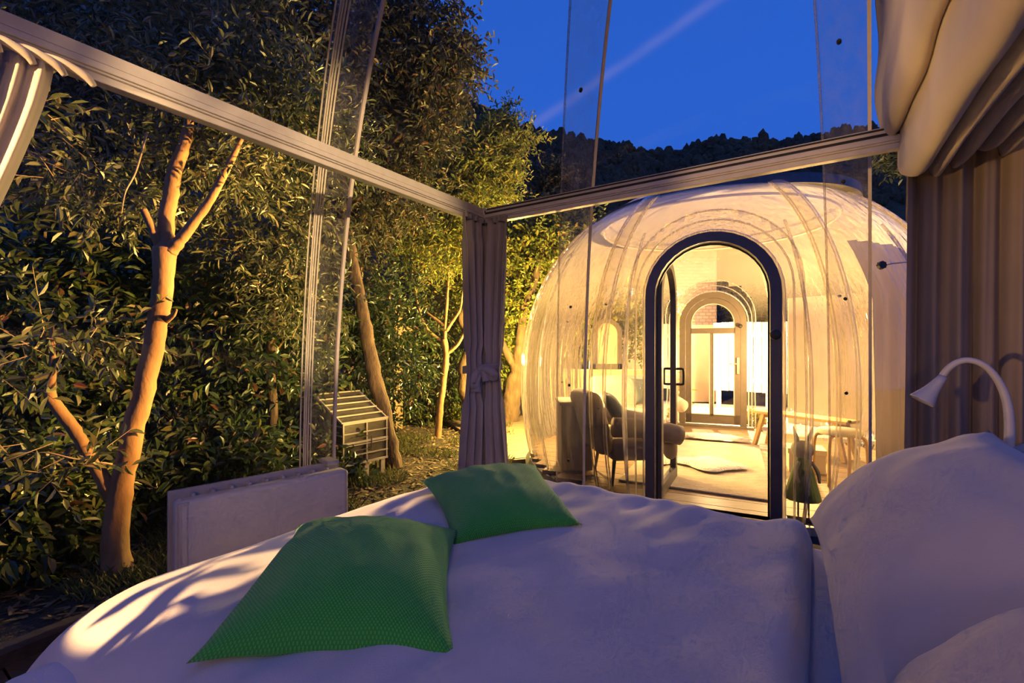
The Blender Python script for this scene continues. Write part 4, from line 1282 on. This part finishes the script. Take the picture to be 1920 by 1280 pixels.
# ------------------------------------------------------------------ foliage
def leaf_mesh(name, blobs, n, ll, lw, mat, seed, per=8, twig=0.28, droop=0.15, parent=None, shell_b=0.45, twigs=False, keep=None):
    """blobs: (centre, radii, weight); leaves set alternately along short twigs"""
    rg = np.random.default_rng(seed)
    w = np.array([b[2] for b in blobs], float); w /= w.sum()
    nt_ = max(1, n // per)
    idx = rg.choice(len(blobs), nt_, p=w)
    C = np.array([list(b[0]) for b in blobs])[idx]; R = np.array([list(b[1]) for b in blobs])[idx]
    d = rg.normal(size=(nt_, 3)); d /= np.linalg.norm(d, axis=1, keepdims=True)
    rad = rg.uniform(0, 1, (nt_, 1)) ** shell_b
    base = C + d * R * rad
    tdir = d * 0.7 + rg.normal(size=(nt_, 3)) * 0.6; tdir[:, 2] -= droop
    tdir /= np.linalg.norm(tdir, axis=1, keepdims=True)
    tl = twig * rg.uniform(0.6, 1.3, (nt_, 1))
    k = np.tile(np.arange(per), nt_)
    bi = np.repeat(np.arange(nt_), per)
    t = (k + rg.uniform(0, 0.6, len(k)))[:, None] / per
    pos = base[bi] + tdir[bi] * tl[bi] * t
    side = np.cross(tdir, rg.normal(size=(nt_, 3))); side /= np.linalg.norm(side, axis=1, keepdims=True)
    sgn = np.where(k % 2 == 0, 1.0, -1.0)[:, None]
    ld = tdir[bi] * 0.65 + side[bi] * sgn * 0.75 + rg.normal(size=(len(k), 3)) * 0.35
    ld[:, 2] -= droop
    ld /= np.linalg.norm(ld, axis=1, keepdims=True)
    up = np.array([0, 0, 1.0]) + rg.normal(size=(len(k), 3)) * 0.65
    wd_ = np.cross(ld, up); wd_ /= np.linalg.norm(wd_, axis=1, keepdims=True)
    nn = np.cross(wd_, ld)
    L = ll * rg.uniform(0.6, 1.25, (len(k), 1)); W = lw * rg.uniform(0.75, 1.2, (len(k), 1))
    if keep is not None:
        msk = keep(pos)
        pos, ld, wd_, nn, L, W = pos[msk], ld[msk], wd_[msk], nn[msk], L[msk], W[msk]
    f = 0.25 * W
    p0 = pos; p3 = pos + ld * L - nn * L * 0.10
    r1_ = pos + ld * L * 0.33 + wd_ * W * 0.5 + nn * f; r2_ = pos + ld * L * 0.68 + wd_ * W * 0.42 + nn * f * 0.7
    l1_ = pos + ld * L * 0.33 - wd_ * W * 0.5 + nn * f; l2_ = pos + ld * L * 0.68 - wd_ * W * 0.42 + nn * f * 0.7
    V = np.stack([p0, r1_, r2_, p3, l2_, l1_], axis=1).reshape(-1, 3)
    m_ = len(pos)
    o6 = np.arange(m_)[:, None] * 6
    Fq = np.concatenate([o6 + np.array([[0, 1, 2, 3]]), o6 + np.array([[0, 3, 4, 5]])], axis=1).reshape(-1, 4)
    me = bpy.data.meshes.new(name)
    me.vertices.add(len(V)); me.vertices.foreach_set('co', V.astype(np.float32).ravel())
    me.loops.add(len(Fq) * 4); me.loops.foreach_set('vertex_index', Fq.astype(np.int32).ravel())
    me.polygons.add(len(Fq))
    me.polygons.foreach_set('loop_start', np.arange(0, len(Fq) * 4, 4, dtype=np.int32))
    me.polygons.foreach_set('use_smooth', np.zeros(len(Fq), dtype=bool))
    me.materials.append(mat)
    me.update(calc_edges=True)
    o = bpy.data.objects.new(name, me)
    COL.objects.link(o)
    o['kind'] = 'stuff'
    put(o, parent)
    if twigs:
        mb = MB()
        for q in range(0, nt_, twigs):
            b0 = Vector(base[q]); dd = Vector(tdir[q]) * float(tl[q][0])
            mb.tube([b0 - dd * 0.15, b0 + dd * 0.5, b0 + dd], [0.0025, 0.002, 0.001], 3, False)
        tw = mb.build('twigs', TWIG_M, parent)
        tw['kind'] = 'stuff'
    return o

def not_in_dome(pos):
    """no leaf grows inside either dome"""
    z = np.clip(pos[:, 2], 0, 3.3)
    ra = 2.60 * np.maximum(0, 1 - np.clip(z / 3.3, 0, 1) ** 2.4) ** (1 / 2.4)
    da = np.hypot(pos[:, 0] - D1C.x, pos[:, 1] - D1C.y)
    db = np.hypot(pos[:, 0] - D2C.x, pos[:, 1] - D2C.y)
    return (da > ra + 0.08) & ((db > 2.2) | (pos[:, 2] > 3.1)) & (pos[:, 2] > -0.12)

def limb(root, pts, rads, mat, name, n=10, rough=0.0, seed=0):
    sp = smooth_path(pts, 8)
    rr = lerp_list(rads, len(sp))
    if rough:
        sp = [p + Vector((mnoise.noise((p.x * 5, p.z * 5, seed)), mnoise.noise((p.y * 5, p.z * 5, seed + 3)), 0)) * rough for p in sp]
        rr = [r * (1 + 0.22 * mnoise.noise((i * 0.9, seed, 0))) for i, r in enumerate(rr)]
    return MB().tube(sp, rr, n).build(name, mat, root, smooth=True)

def BL(px, py, Y, rx, ry=None, rz=None, w=1.0):
    """leaf blob around the point seen at (px, py), radii in metres"""
    ry = ry or rx; rz = rz or rx
    return (P(px, py, Y), (rx, ry, rz), w)

# tree 1: the pale forked trunk near the dome
Yt = 2.75
t1 = thing('tree', 'pale smooth-barked forked tree close outside the dome at left', 'tree', tuple(P(225, 1075, Yt)), 'garden trees')
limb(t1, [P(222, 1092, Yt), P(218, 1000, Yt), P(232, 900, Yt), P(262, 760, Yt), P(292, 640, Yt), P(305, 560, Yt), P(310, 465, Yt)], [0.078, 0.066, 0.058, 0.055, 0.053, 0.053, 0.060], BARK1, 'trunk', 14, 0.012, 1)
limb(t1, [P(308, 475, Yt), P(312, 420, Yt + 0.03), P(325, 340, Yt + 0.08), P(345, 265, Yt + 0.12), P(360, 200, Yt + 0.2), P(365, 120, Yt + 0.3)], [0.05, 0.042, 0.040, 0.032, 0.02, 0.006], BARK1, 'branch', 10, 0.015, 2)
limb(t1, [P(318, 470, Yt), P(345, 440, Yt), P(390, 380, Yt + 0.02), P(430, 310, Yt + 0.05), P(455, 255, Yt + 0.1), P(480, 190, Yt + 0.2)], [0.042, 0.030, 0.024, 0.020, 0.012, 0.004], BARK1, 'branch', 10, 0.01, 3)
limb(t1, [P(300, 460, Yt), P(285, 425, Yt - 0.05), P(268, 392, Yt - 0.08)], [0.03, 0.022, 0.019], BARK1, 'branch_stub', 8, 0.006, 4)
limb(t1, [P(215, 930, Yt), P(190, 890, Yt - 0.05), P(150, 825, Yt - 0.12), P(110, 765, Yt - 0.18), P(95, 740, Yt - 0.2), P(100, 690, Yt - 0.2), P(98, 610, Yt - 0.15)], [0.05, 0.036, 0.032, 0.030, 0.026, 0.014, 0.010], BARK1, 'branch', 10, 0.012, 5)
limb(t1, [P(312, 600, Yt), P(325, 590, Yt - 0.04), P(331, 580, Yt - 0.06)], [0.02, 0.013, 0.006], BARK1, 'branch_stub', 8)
limb(t1, [P(210, 870, Yt - .2), P(140, 860, Yt - .35), P(70, 850, Yt - .42), P(20, 900, Yt - .45)], [0.006, 0.005, 0.004, 0.002], TWIG_M, 'twig', 6)
limb(t1, [P(275, 250, Yt), P(255, 320, Yt - .2), P(235, 360, Yt - .25), P(228, 400, Yt - .3)], [0.006, 0.005, 0.004, 0.002], TWIG_M, 'twig', 6)
leaf_mesh('foliage', [BL(420, 160, 3.5, .8, .6, .55, 3), BL(300, 60, 3.5, .9, .6, .5, 2), BL(560, 260, 4.0, .6, .6, .5, 2), BL(440, 300, 3.1, .35, .3, .25, .8), BL(200, 330, 3.1, .6, .4, .3, 1.0),
          BL(500, 430, 4.0, .6, .5, .45, 2), BL(560, 560, 4.2, .45, .4, .4, 1.0), BL(380, 150, 2.95, .5, .2, .35, 1.4), BL(520, 190, 3.2, .35, .25, .3, 1.0)], 21000, 0.075, 0.022, OLIVE, 11, 9, 0.26, 0.12, t1, 0.5, 6, not_in_dome)
leaf_mesh('near_sprigs', [BL(70, 660, 2.45, .25, .2, .18, 1), BL(100, 860, 2.4, .3, .2, .16, 1), BL(190, 640, 2.7, .35, .2, .2, 1), BL(160, 340, 2.7, .4, .3, .25, 1), BL(60, 200, 2.35, .12, .1, .12, .4)],
          620, 0.085, 0.030, OLIVE, 12, 7, 0.26, 0.1, t1, 0.5, 1, not_in_dome)

# laurel hedge along the left, built as separate shrubs
hedge_spots = [(30, 640, 3.7, .8, 1.25), (210, 590, 4.1, .85, 1.3), (390, 650, 4.4, .8, 1.1), (520, 660, 4.9, .62, 1.15), (120, 950, 3.3, .6, .5), (400, 920, 3.9, .75, .6), (690, 640, 6.4, .9, 1.35), (800, 640, 8.1, 1.0, 1.45), (560, 900, 4.6, .6, .55), (0, 980, 2.75, .4, .45)]
hl_lab = ['laurel shrub at the far left edge behind the cream curtain', 'laurel shrub directly behind the forked trunk', 'laurel shrub just right of the forked trunk', 'laurel shrub behind the bright joint strip',
          'low laurel shrub left of the forked trunk base', 'low laurel shrub behind the radiator', 'laurel shrub behind the slatted hutch', 'laurel shrub just left of the grey corner curtain',
          'low laurel shrub left of the slatted hutch', 'low laurel shrub in the bottom left corner']
for k, (px, py, Y, rx, rz) in enumerate(hedge_spots):
    c = P(px, py, Y)
    s_t = thing('laurel_shrub', hl_lab[k], 'shrub', (c.x, c.y, -0.12), 'laurel shrubs of the hedge')
    zc = c.z
    limb(s_t, [V2(c, -0.15), V2(c, zc - rz * 0.3) + Vector((0.05, 0.1, 0)), V2(c, zc + rz * 0.4) + Vector((-0.05, 0.1, 0))], [0.035, 0.028, 0.012], BARK2, 'stem', 8, 0.02, k)
    n = 5200 if Y < 5 else 8500
    leaf_mesh('foliage', [(c, (rx, 0.45, rz), 1)], n, 0.105 if Y < 5 else 0.095, 0.040 if Y < 5 else 0.034, LAUREL, 30 + k, 7, 0.24, 0.22, s_t, 0.6, False, not_in_dome)

# timber fence glimpsed behind the hedge
bf = thing('timber_fence', 'brown timber fence glimpsed behind the laurel hedge at left', 'fence', (-4.5, 4.5, -0.1))
f0, f1 = Vector((-6.6, 3.3, 0)), Vector((-1.6, 7.6, 0))
fdir = (f1 - f0).normalized(); fnn = Vector((-fdir.y, fdir.x, 0)); fl_ = (f1 - f0).length
for k in range(int(fl_ / 0.2)):
    MB().box(f0 + fdir * (k * 0.2 + 0.1) + UPV * (0.85 + 0.02 * math.sin(k * 5)), (0.15, 0.025, 1.9), (fdir, fnn, UPV)).build('plank', FENCE_W, bf)
for z in (0.35, 1.5):
    MB().box((f0 + f1) / 2 + fnn * 0.03 + UPV * z, (fl_, 0.04, 0.1), (fdir, fnn, UPV)).build('rail', FENCE_W, bf)

# tall oak-like tree whose crown fills the upper left
t2 = thing('tree', 'tall dark tree whose crown fills the upper left against the blue sky', 'tree', tuple(P(735, 885, 5.2)), 'garden trees')
Yb = 5.2
limb(t2, [P(742, 890, Yb), P(722, 790, Yb), P(700, 690, Yb + .1), P(680, 590, Yb + .2), P(664, 505, Yb + .3), P(640, 380, Yb + .3), P(620, 230, Yb + .4), P(560, 60, Yb + .4)], [0.10, 0.085, 0.078, 0.072, 0.07, 0.06, 0.05, 0.03], BARK2, 'trunk', 12, 0.02, 8)
limb(t2, [P(628, 290, Yb + .3), P(700, 190, Yb + .3), P(790, 110, Yb + .3), P(860, 70, Yb + .3)], [0.04, 0.028, 0.018, 0.008], BARK2, 'branch', 8, 0.02, 9)
limb(t2, [P(640, 360, Yb + .3), P(730, 270, Yb + .2), P(820, 210, Yb + .2)], [0.035, 0.022, 0.008], BARK2, 'branch', 8, 0.02, 10)
limb(t2, [P(615, 220, Yb + .4), P(480, 100, Yb + .2), P(300, 10, Yb), P(150, -60, Yb - .2)], [0.04, 0.03, 0.02, 0.01], BARK2, 'branch', 8, 0.02, 11)
leaf_mesh('foliage', [BL(760, 60, 5.4, .75, .6, .6, 3), BL(830, 130, 5.5, .45, .5, .42, 1.6), BL(640, 120, 5.5, .9, .7, .9, 4), BL(500, 30, 5.2, 1.2, .8, .7, 4), BL(250, 0, 5.0, 1.5, .8, .6, 4), BL(60, 60, 4.6, 1.0, .8, .6, 2.2),
          BL(700, 330, 5.8, .9, .6, .7, 4), BL(570, 300, 5.3, .8, .6, .7, 3), BL(780, 230, 5.7, .5, .5, .4, 1.5), BL(340, 230, 4.8, 1.0, .5, .7, 3), BL(120, 260, 4.4, .8, .5, .6, 1.8), BL(600, 460, 6.1, .8, .4, .5, 2.5)],
          62000, 0.085, 0.030, BROWNISH, 21, 9, 0.30, 0.25, t2, 0.55, 9, not_in_dome)

# slender tree in the lit middle
Ym = 7.0
t3 = thing('tree', 'slender lit tree with thin forked stems left of the grey corner curtain', 'tree', tuple(P(818, 850, Ym)), 'garden trees')
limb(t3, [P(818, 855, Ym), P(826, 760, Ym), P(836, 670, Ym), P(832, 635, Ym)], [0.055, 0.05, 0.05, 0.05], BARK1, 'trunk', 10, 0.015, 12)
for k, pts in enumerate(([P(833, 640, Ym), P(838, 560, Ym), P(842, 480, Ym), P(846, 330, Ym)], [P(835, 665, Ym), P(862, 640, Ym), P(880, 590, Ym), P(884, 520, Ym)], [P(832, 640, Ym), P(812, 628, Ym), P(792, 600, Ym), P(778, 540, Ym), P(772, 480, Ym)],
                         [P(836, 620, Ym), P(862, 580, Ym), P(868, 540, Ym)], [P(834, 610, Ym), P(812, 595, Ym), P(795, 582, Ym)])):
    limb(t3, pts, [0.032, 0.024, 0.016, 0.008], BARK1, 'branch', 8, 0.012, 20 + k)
leaf_mesh('foliage', [BL(880, 330, 7.2, .75, .6, .8, 3), BL(830, 450, 7.1, .8, .6, .6, 2.5), BL(930, 300, 7.4, .35, .4, .55, 1.2), BL(760, 420, 6.8, .5, .5, .5, 1.5), BL(800, 560, 8.2, .8, .4, .5, 1.6), BL(945, 240, 7.4, .16, .2, .35, .3), BL(985, 260, 7.4, .25, .2, .12, .15)],
          30000, 0.085, 0.026, LITGREEN, 41, 9, 0.32, -0.1, t3, 0.6, 9, not_in_dome)

# gnarled trees on both sides of the corner curtain
Yg = 8.2
t4 = thing('tree', 'gnarled dark-barked tree with bright yellow-green leaves right of the corner curtain', 'tree', tuple(P(960, 785, Yg)), 'garden trees')
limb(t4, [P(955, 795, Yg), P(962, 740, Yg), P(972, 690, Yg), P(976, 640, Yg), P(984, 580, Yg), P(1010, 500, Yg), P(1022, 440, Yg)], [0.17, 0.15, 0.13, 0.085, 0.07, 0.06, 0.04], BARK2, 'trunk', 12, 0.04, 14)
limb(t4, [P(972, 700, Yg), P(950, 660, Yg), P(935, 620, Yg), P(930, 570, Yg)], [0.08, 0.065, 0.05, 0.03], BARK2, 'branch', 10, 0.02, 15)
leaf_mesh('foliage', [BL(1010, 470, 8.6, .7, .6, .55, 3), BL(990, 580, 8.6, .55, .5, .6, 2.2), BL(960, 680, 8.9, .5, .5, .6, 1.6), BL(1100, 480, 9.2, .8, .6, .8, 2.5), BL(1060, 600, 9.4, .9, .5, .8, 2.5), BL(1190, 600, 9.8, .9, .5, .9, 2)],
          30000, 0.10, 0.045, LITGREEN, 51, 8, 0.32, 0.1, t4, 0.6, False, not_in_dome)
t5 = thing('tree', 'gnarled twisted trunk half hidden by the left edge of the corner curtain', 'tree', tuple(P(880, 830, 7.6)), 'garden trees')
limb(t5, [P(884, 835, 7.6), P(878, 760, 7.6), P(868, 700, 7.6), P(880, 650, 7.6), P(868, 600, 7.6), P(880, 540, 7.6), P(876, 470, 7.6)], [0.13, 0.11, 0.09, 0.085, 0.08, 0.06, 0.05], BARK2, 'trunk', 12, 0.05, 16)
leaf_mesh('foliage', [BL(870, 560, 8.4, .7, .5, .6, 1), BL(905, 480, 8.4, .6, .5, .5, 1), BL(840, 760, 8.6, .6, .4, .5, 1), BL(760, 800, 8.3, .6, .4, .4, .7)], 15000, 0.09, 0.035, LITGREEN, 61, 8, 0.3, 0.1, t5, 0.6, False, not_in_dome)
t6 = thing('tree', 'thin dark trunk in the hedge left of the bright joint strip', 'tree', tuple(P(512, 880, 4.4)), 'garden trees')
limb(t6, [P(515, 885, 4.4), P(512, 780, 4.4), P(508, 660, 4.4), P(512, 560, 4.4), P(520, 430, 4.4)], [0.05, 0.045, 0.042, 0.038, 0.025], BARK2, 'trunk', 10, 0.015, 17)
# far bushes at the foot of the hill
t7 = thing('tree', 'russet-leaved small tree below the hill left of the middle joint strip', 'tree', tuple(P(1040, 420, 14)), 'garden trees')
c = P(1045, 370, 14)
limb(t7, [V2(c, -0.1), V2(c, 3), c], [0.12, 0.09, 0.04], BARK2, 'trunk', 8)
leaf_mesh('foliage', [BL(1040, 350, 14, .6, .6, .7, 1), BL(1000, 420, 13, 1.2, .8, .8, 1.2)], 9000, 0.13, 0.06, BROWNISH, 71, 8, 0.4, 0.0, t7, 0.6)
t8 = thing('tree', 'pale-leaved tree behind the lit dome beside the upper right shade', 'tree', tuple(P(1690, 500, 11)), 'garden trees')
c = P(1705, 300, 11)
limb(t8, [V2(c, -0.1), V2(c, 3), c], [0.12, 0.09, 0.04], BARK2, 'trunk', 8)
leaf_mesh('foliage', [BL(1705, 290, 11, .5, .5, .25, 1), BL(1800, 150, 11, 1.2, .6, 1.4, 2)], 7000, 0.14, 0.06, OLIVE, 72, 8, 0.4, 0.0, t8, 0.6)
t10 = thing('tree', 'dark tree behind the plank fence beyond the rear door', 'tree', tuple(P(1430, 660, 12.5)), 'garden trees')
c = P(1430, 560, 12.5)
limb(t10, [V2(c, -0.1), V2(c, 1.5), c], [0.12, 0.09, 0.04], BARK2, 'trunk', 8)
leaf_mesh('foliage', [BL(1420, 560, 12.5, 1.1, .6, 1.0, 1), BL(1560, 540, 12.5, 1.4, .6, 1.0, 1.2)], 9000, 0.14, 0.06, BROWNISH, 73, 8, 0.4, 0.0, t10, 0.6)
# unseen tree added behind the viewpoint to dapple the lamp light on the bed
t9 = thing('tree', 'unseen leafy tree added outside the near side of the dome to dapple the bed', 'tree', (-2.9, -1.6, -0.1), 'garden trees')
limb(t9, [(-2.9, -1.7, -0.15), (-2.8, -1.7, 1.0), (-2.5, -1.6, 2.0), (-2.3, -1.6, 2.8)], [0.08, 0.06, 0.05, 0.02], BARK1, 'trunk', 10)
leaf_mesh('foliage', [((-2.3, -1.6, 2.75), (0.7, 0.6, 0.35), 1)], 420, 0.10, 0.045, OLIVE, 81, 7, 0.24, 0.2, t9, 0.6, 2, not_in_dome)
leaf_mesh('dapple_sprigs', [((-1.86, -1.02, 1.59), (0.24, 0.15, 0.24), 1)], 120, 0.085, 0.042, OLIVE, 85, 6, 0.12, 0.2, t9, 0.6, 1, not_in_dome)  # unseen sprigs placed in the bed spot's beam to shape its leaf shadows
# yellow flowering plant by the rear door
pc = G(1408, 800, -0.09)
pl = thing('plant', 'bushy yellow plant on the terrace right of the rear door', 'plant', tuple(pc))
MB().tube([pc, pc + UPV * 0.2], [0.02, 0.01], 6).build('stem', TWIG_M, pl)
leaf_mesh('foliage', [(pc + UPV * 0.10, (0.17, 0.14, 0.12), 1)], 900, 0.05, 0.028, ROSE_M, 91, 7, 0.1, -0.3, pl)
pc = P(1245, 745, 7.9)
pl = thing('plant', 'yellow-green shrub seen through the open leaf left of the rear door', 'plant', (pc.x, pc.y, -0.1))
MB().tube([V2(pc, -0.12), pc], [0.03, 0.01], 6).build('stem', TWIG_M, pl)
leaf_mesh('foliage', [(pc, (0.3, 0.3, 0.5), 1)], 1800, 0.08, 0.035, LITGREEN, 92, 7, 0.2, 0, pl)

# grass and litter on the soil
def scatter(name, n, mat, label, cat, polyf, ll, lw, upv, seed):
    rg = np.random.default_rng(seed)
    pos = polyf(rg, n)
    keep = not_in_dome(np.concatenate([pos[:, :2], np.full((len(pos), 1), 0.0)], axis=1))
    pos = pos[keep]
    m_ = len(pos)
    az = rg.uniform(0, 2 * PI, m_)
    hd_ = np.stack([np.cos(az), np.sin(az), np.full(m_, upv) + rg.uniform(-0.1, 0.5, m_) * (upv + 0.3)], axis=1)
    hd_ /= np.linalg.norm(hd_, axis=1, keepdims=True)
    sd = np.stack([-np.sin(az), np.cos(az), rg.uniform(-.3, .3, m_)], axis=1)
    L = ll * rg.uniform(.5, 1.3, (m_, 1))
    Vt = np.stack([pos - sd * lw / 2, pos + sd * lw / 2, pos + hd_ * L * .6 + sd * lw * .4, pos + hd_ * L - np.array([0, 0, .12]) * L * upv, pos + hd_ * L * .6 - sd * lw * .4], axis=1).reshape(-1, 3)
    o5 = np.arange(m_)[:, None] * 5
    me = bpy.data.meshes.new(name)
    me.from_pydata(Vt.tolist(), [], (o5 + np.array([[0, 1, 2, 3, 4]])).tolist())
    me.materials.append(mat)
    o = bpy.data.objects.new(name, me); COL.objects.link(o)
    tag(o, label, cat, kind='stuff')
def garden_area(rg, n):
    px = rg.uniform(0, 1, n); d = rg.uniform(2.3, 8.0, n)
    x = (px * 980 - 20 - CX) / F_PX * d
    return np.stack([x, d, np.full(n, -0.15)], axis=1)
def patchy(rg, n):
    p = garden_area(rg, n * 3)
    v = np.array([mnoise.noise((a * 1.6, b * 1.6, 7)) for a, b in p[:, :2]])
    return p[v > 0.12][:n]
scatter('grass', 16000, GRASS_M, 'tufts of short grass growing in the garden soil', 'grass', patchy, 0.11, 0.007, 1.4, 5)
scatter('leaf_litter', 9000, LITTER_M, 'dry fallen leaves scattered over the garden soil', 'leaf litter', garden_area, 0.07, 0.025, 0.15, 6)

# ------------------------------------------------------------------ wooded hill
ridge = [(-1600, -300), (-600, -150), (0, 0), (500, 60), (800, 150), (880, 192), (940, 226), (1000, 246), (1060, 258), (1140, 276), (1235, 290), (1300, 276), (1370, 262), (1440, 268), (1510, 262), (1600, 250), (1800, 215), (2300, 120), (3200, 0)]
rgx = np.array([r[0] for r in ridge]); rgy = np.array([r[1] for r in ridge])
YH = 150.0
NXh, NYh = 420, 46
rg = np.random.default_rng(77)
pxs = np.linspace(-1500, 3100, NXh)
rowsV = np.zeros((NYh, NXh, 3))
for j in range(NYh):
    t = j / (NYh - 1)
    Y = 45 + (YH - 45) * t
    x = (pxs - CX) / F_PX * Y
    ztop = CAM_Z + (CY - np.interp(pxs, rgx, rgy)) / F_PX * YH
    z = -2 + (ztop + 2) * (t ** 1.15)
    rowsV[j, :, 0] = x; rowsV[j, :, 1] = Y; rowsV[j, :, 2] = z
flat = rowsV.reshape(-1, 3)
lump = np.array([mnoise.noise((p[0] * 0.35, p[1] * 0.35, 0)) * 1.2 + mnoise.noise((p[0] * 0.9, p[1] * 0.9, 4)) * 0.8 + abs(mnoise.noise((p[0] * 0.16, p[1] * 0.16, 9))) * 1.8 for p in flat])
flat[:, 2] += lump * (0.35 + 0.65 * (flat[:, 1] - 45) / (YH - 45))
rows = flat.reshape(NYh, NXh, 3).tolist()
tag(MB().grid(rows).build('hill', HILL, None, smooth=False), 'dark wooded hillside under the dusk sky', kind='structure')

# crowns of the trees on the hillside
ico = bmesh.new()
bmesh.ops.create_icosphere(ico, subdivisions=2, radius=1.0)
iv = np.array([v.co[:] for v in ico.verts]); itf = np.array([[v.index for v in f.verts] for f in ico.faces])
ico.free()
rg = np.random.default_rng(5)
Vs, Fs = [], []
hill_v = flat.reshape(NYh, NXh, 3)
cnt = 0
for _ in range(2600):
    px = rg.uniform(760, 1900); t = rg.uniform(0.35, 1.0) ** 0.7
    i = int(np.clip(np.interp(px, pxs, np.arange(NXh)), 0, NXh - 1)); j = int(np.clip(t * (NYh - 1), 0, NYh - 1))
    c = hill_v[j, i] + np.array([rg.uniform(-2, 2), rg.uniform(-1, 1), 0])
    r = rg.uniform(0.7, 1.7) * (0.6 + 0.4 * t)
    seed = rg.uniform(0, 100)
    nz = np.array([1 + 0.55 * mnoise.noise((p[0] * 2.2 + seed, p[1] * 2.2, p[2] * 2.2)) for p in iv])[:, None]
    hh = rg.uniform(0.8, 1.9)
    Vs.append(c + iv * nz * np.array([r, r, r * hh]) + np.array([0, 0, r * 0.25]))
    Fs.append(itf + cnt * len(iv)); cnt += 1
me = bpy.data.meshes.new('hillside_trees')
me.from_pydata(np.concatenate(Vs).tolist(), [], np.concatenate(Fs).tolist())
me.materials.append(HILL)
o = bpy.data.objects.new('hillside_trees', me); COL.objects.link(o)
tag(o, 'dark mass of tree crowns covering the hillside under the sky', 'forest', kind='stuff')
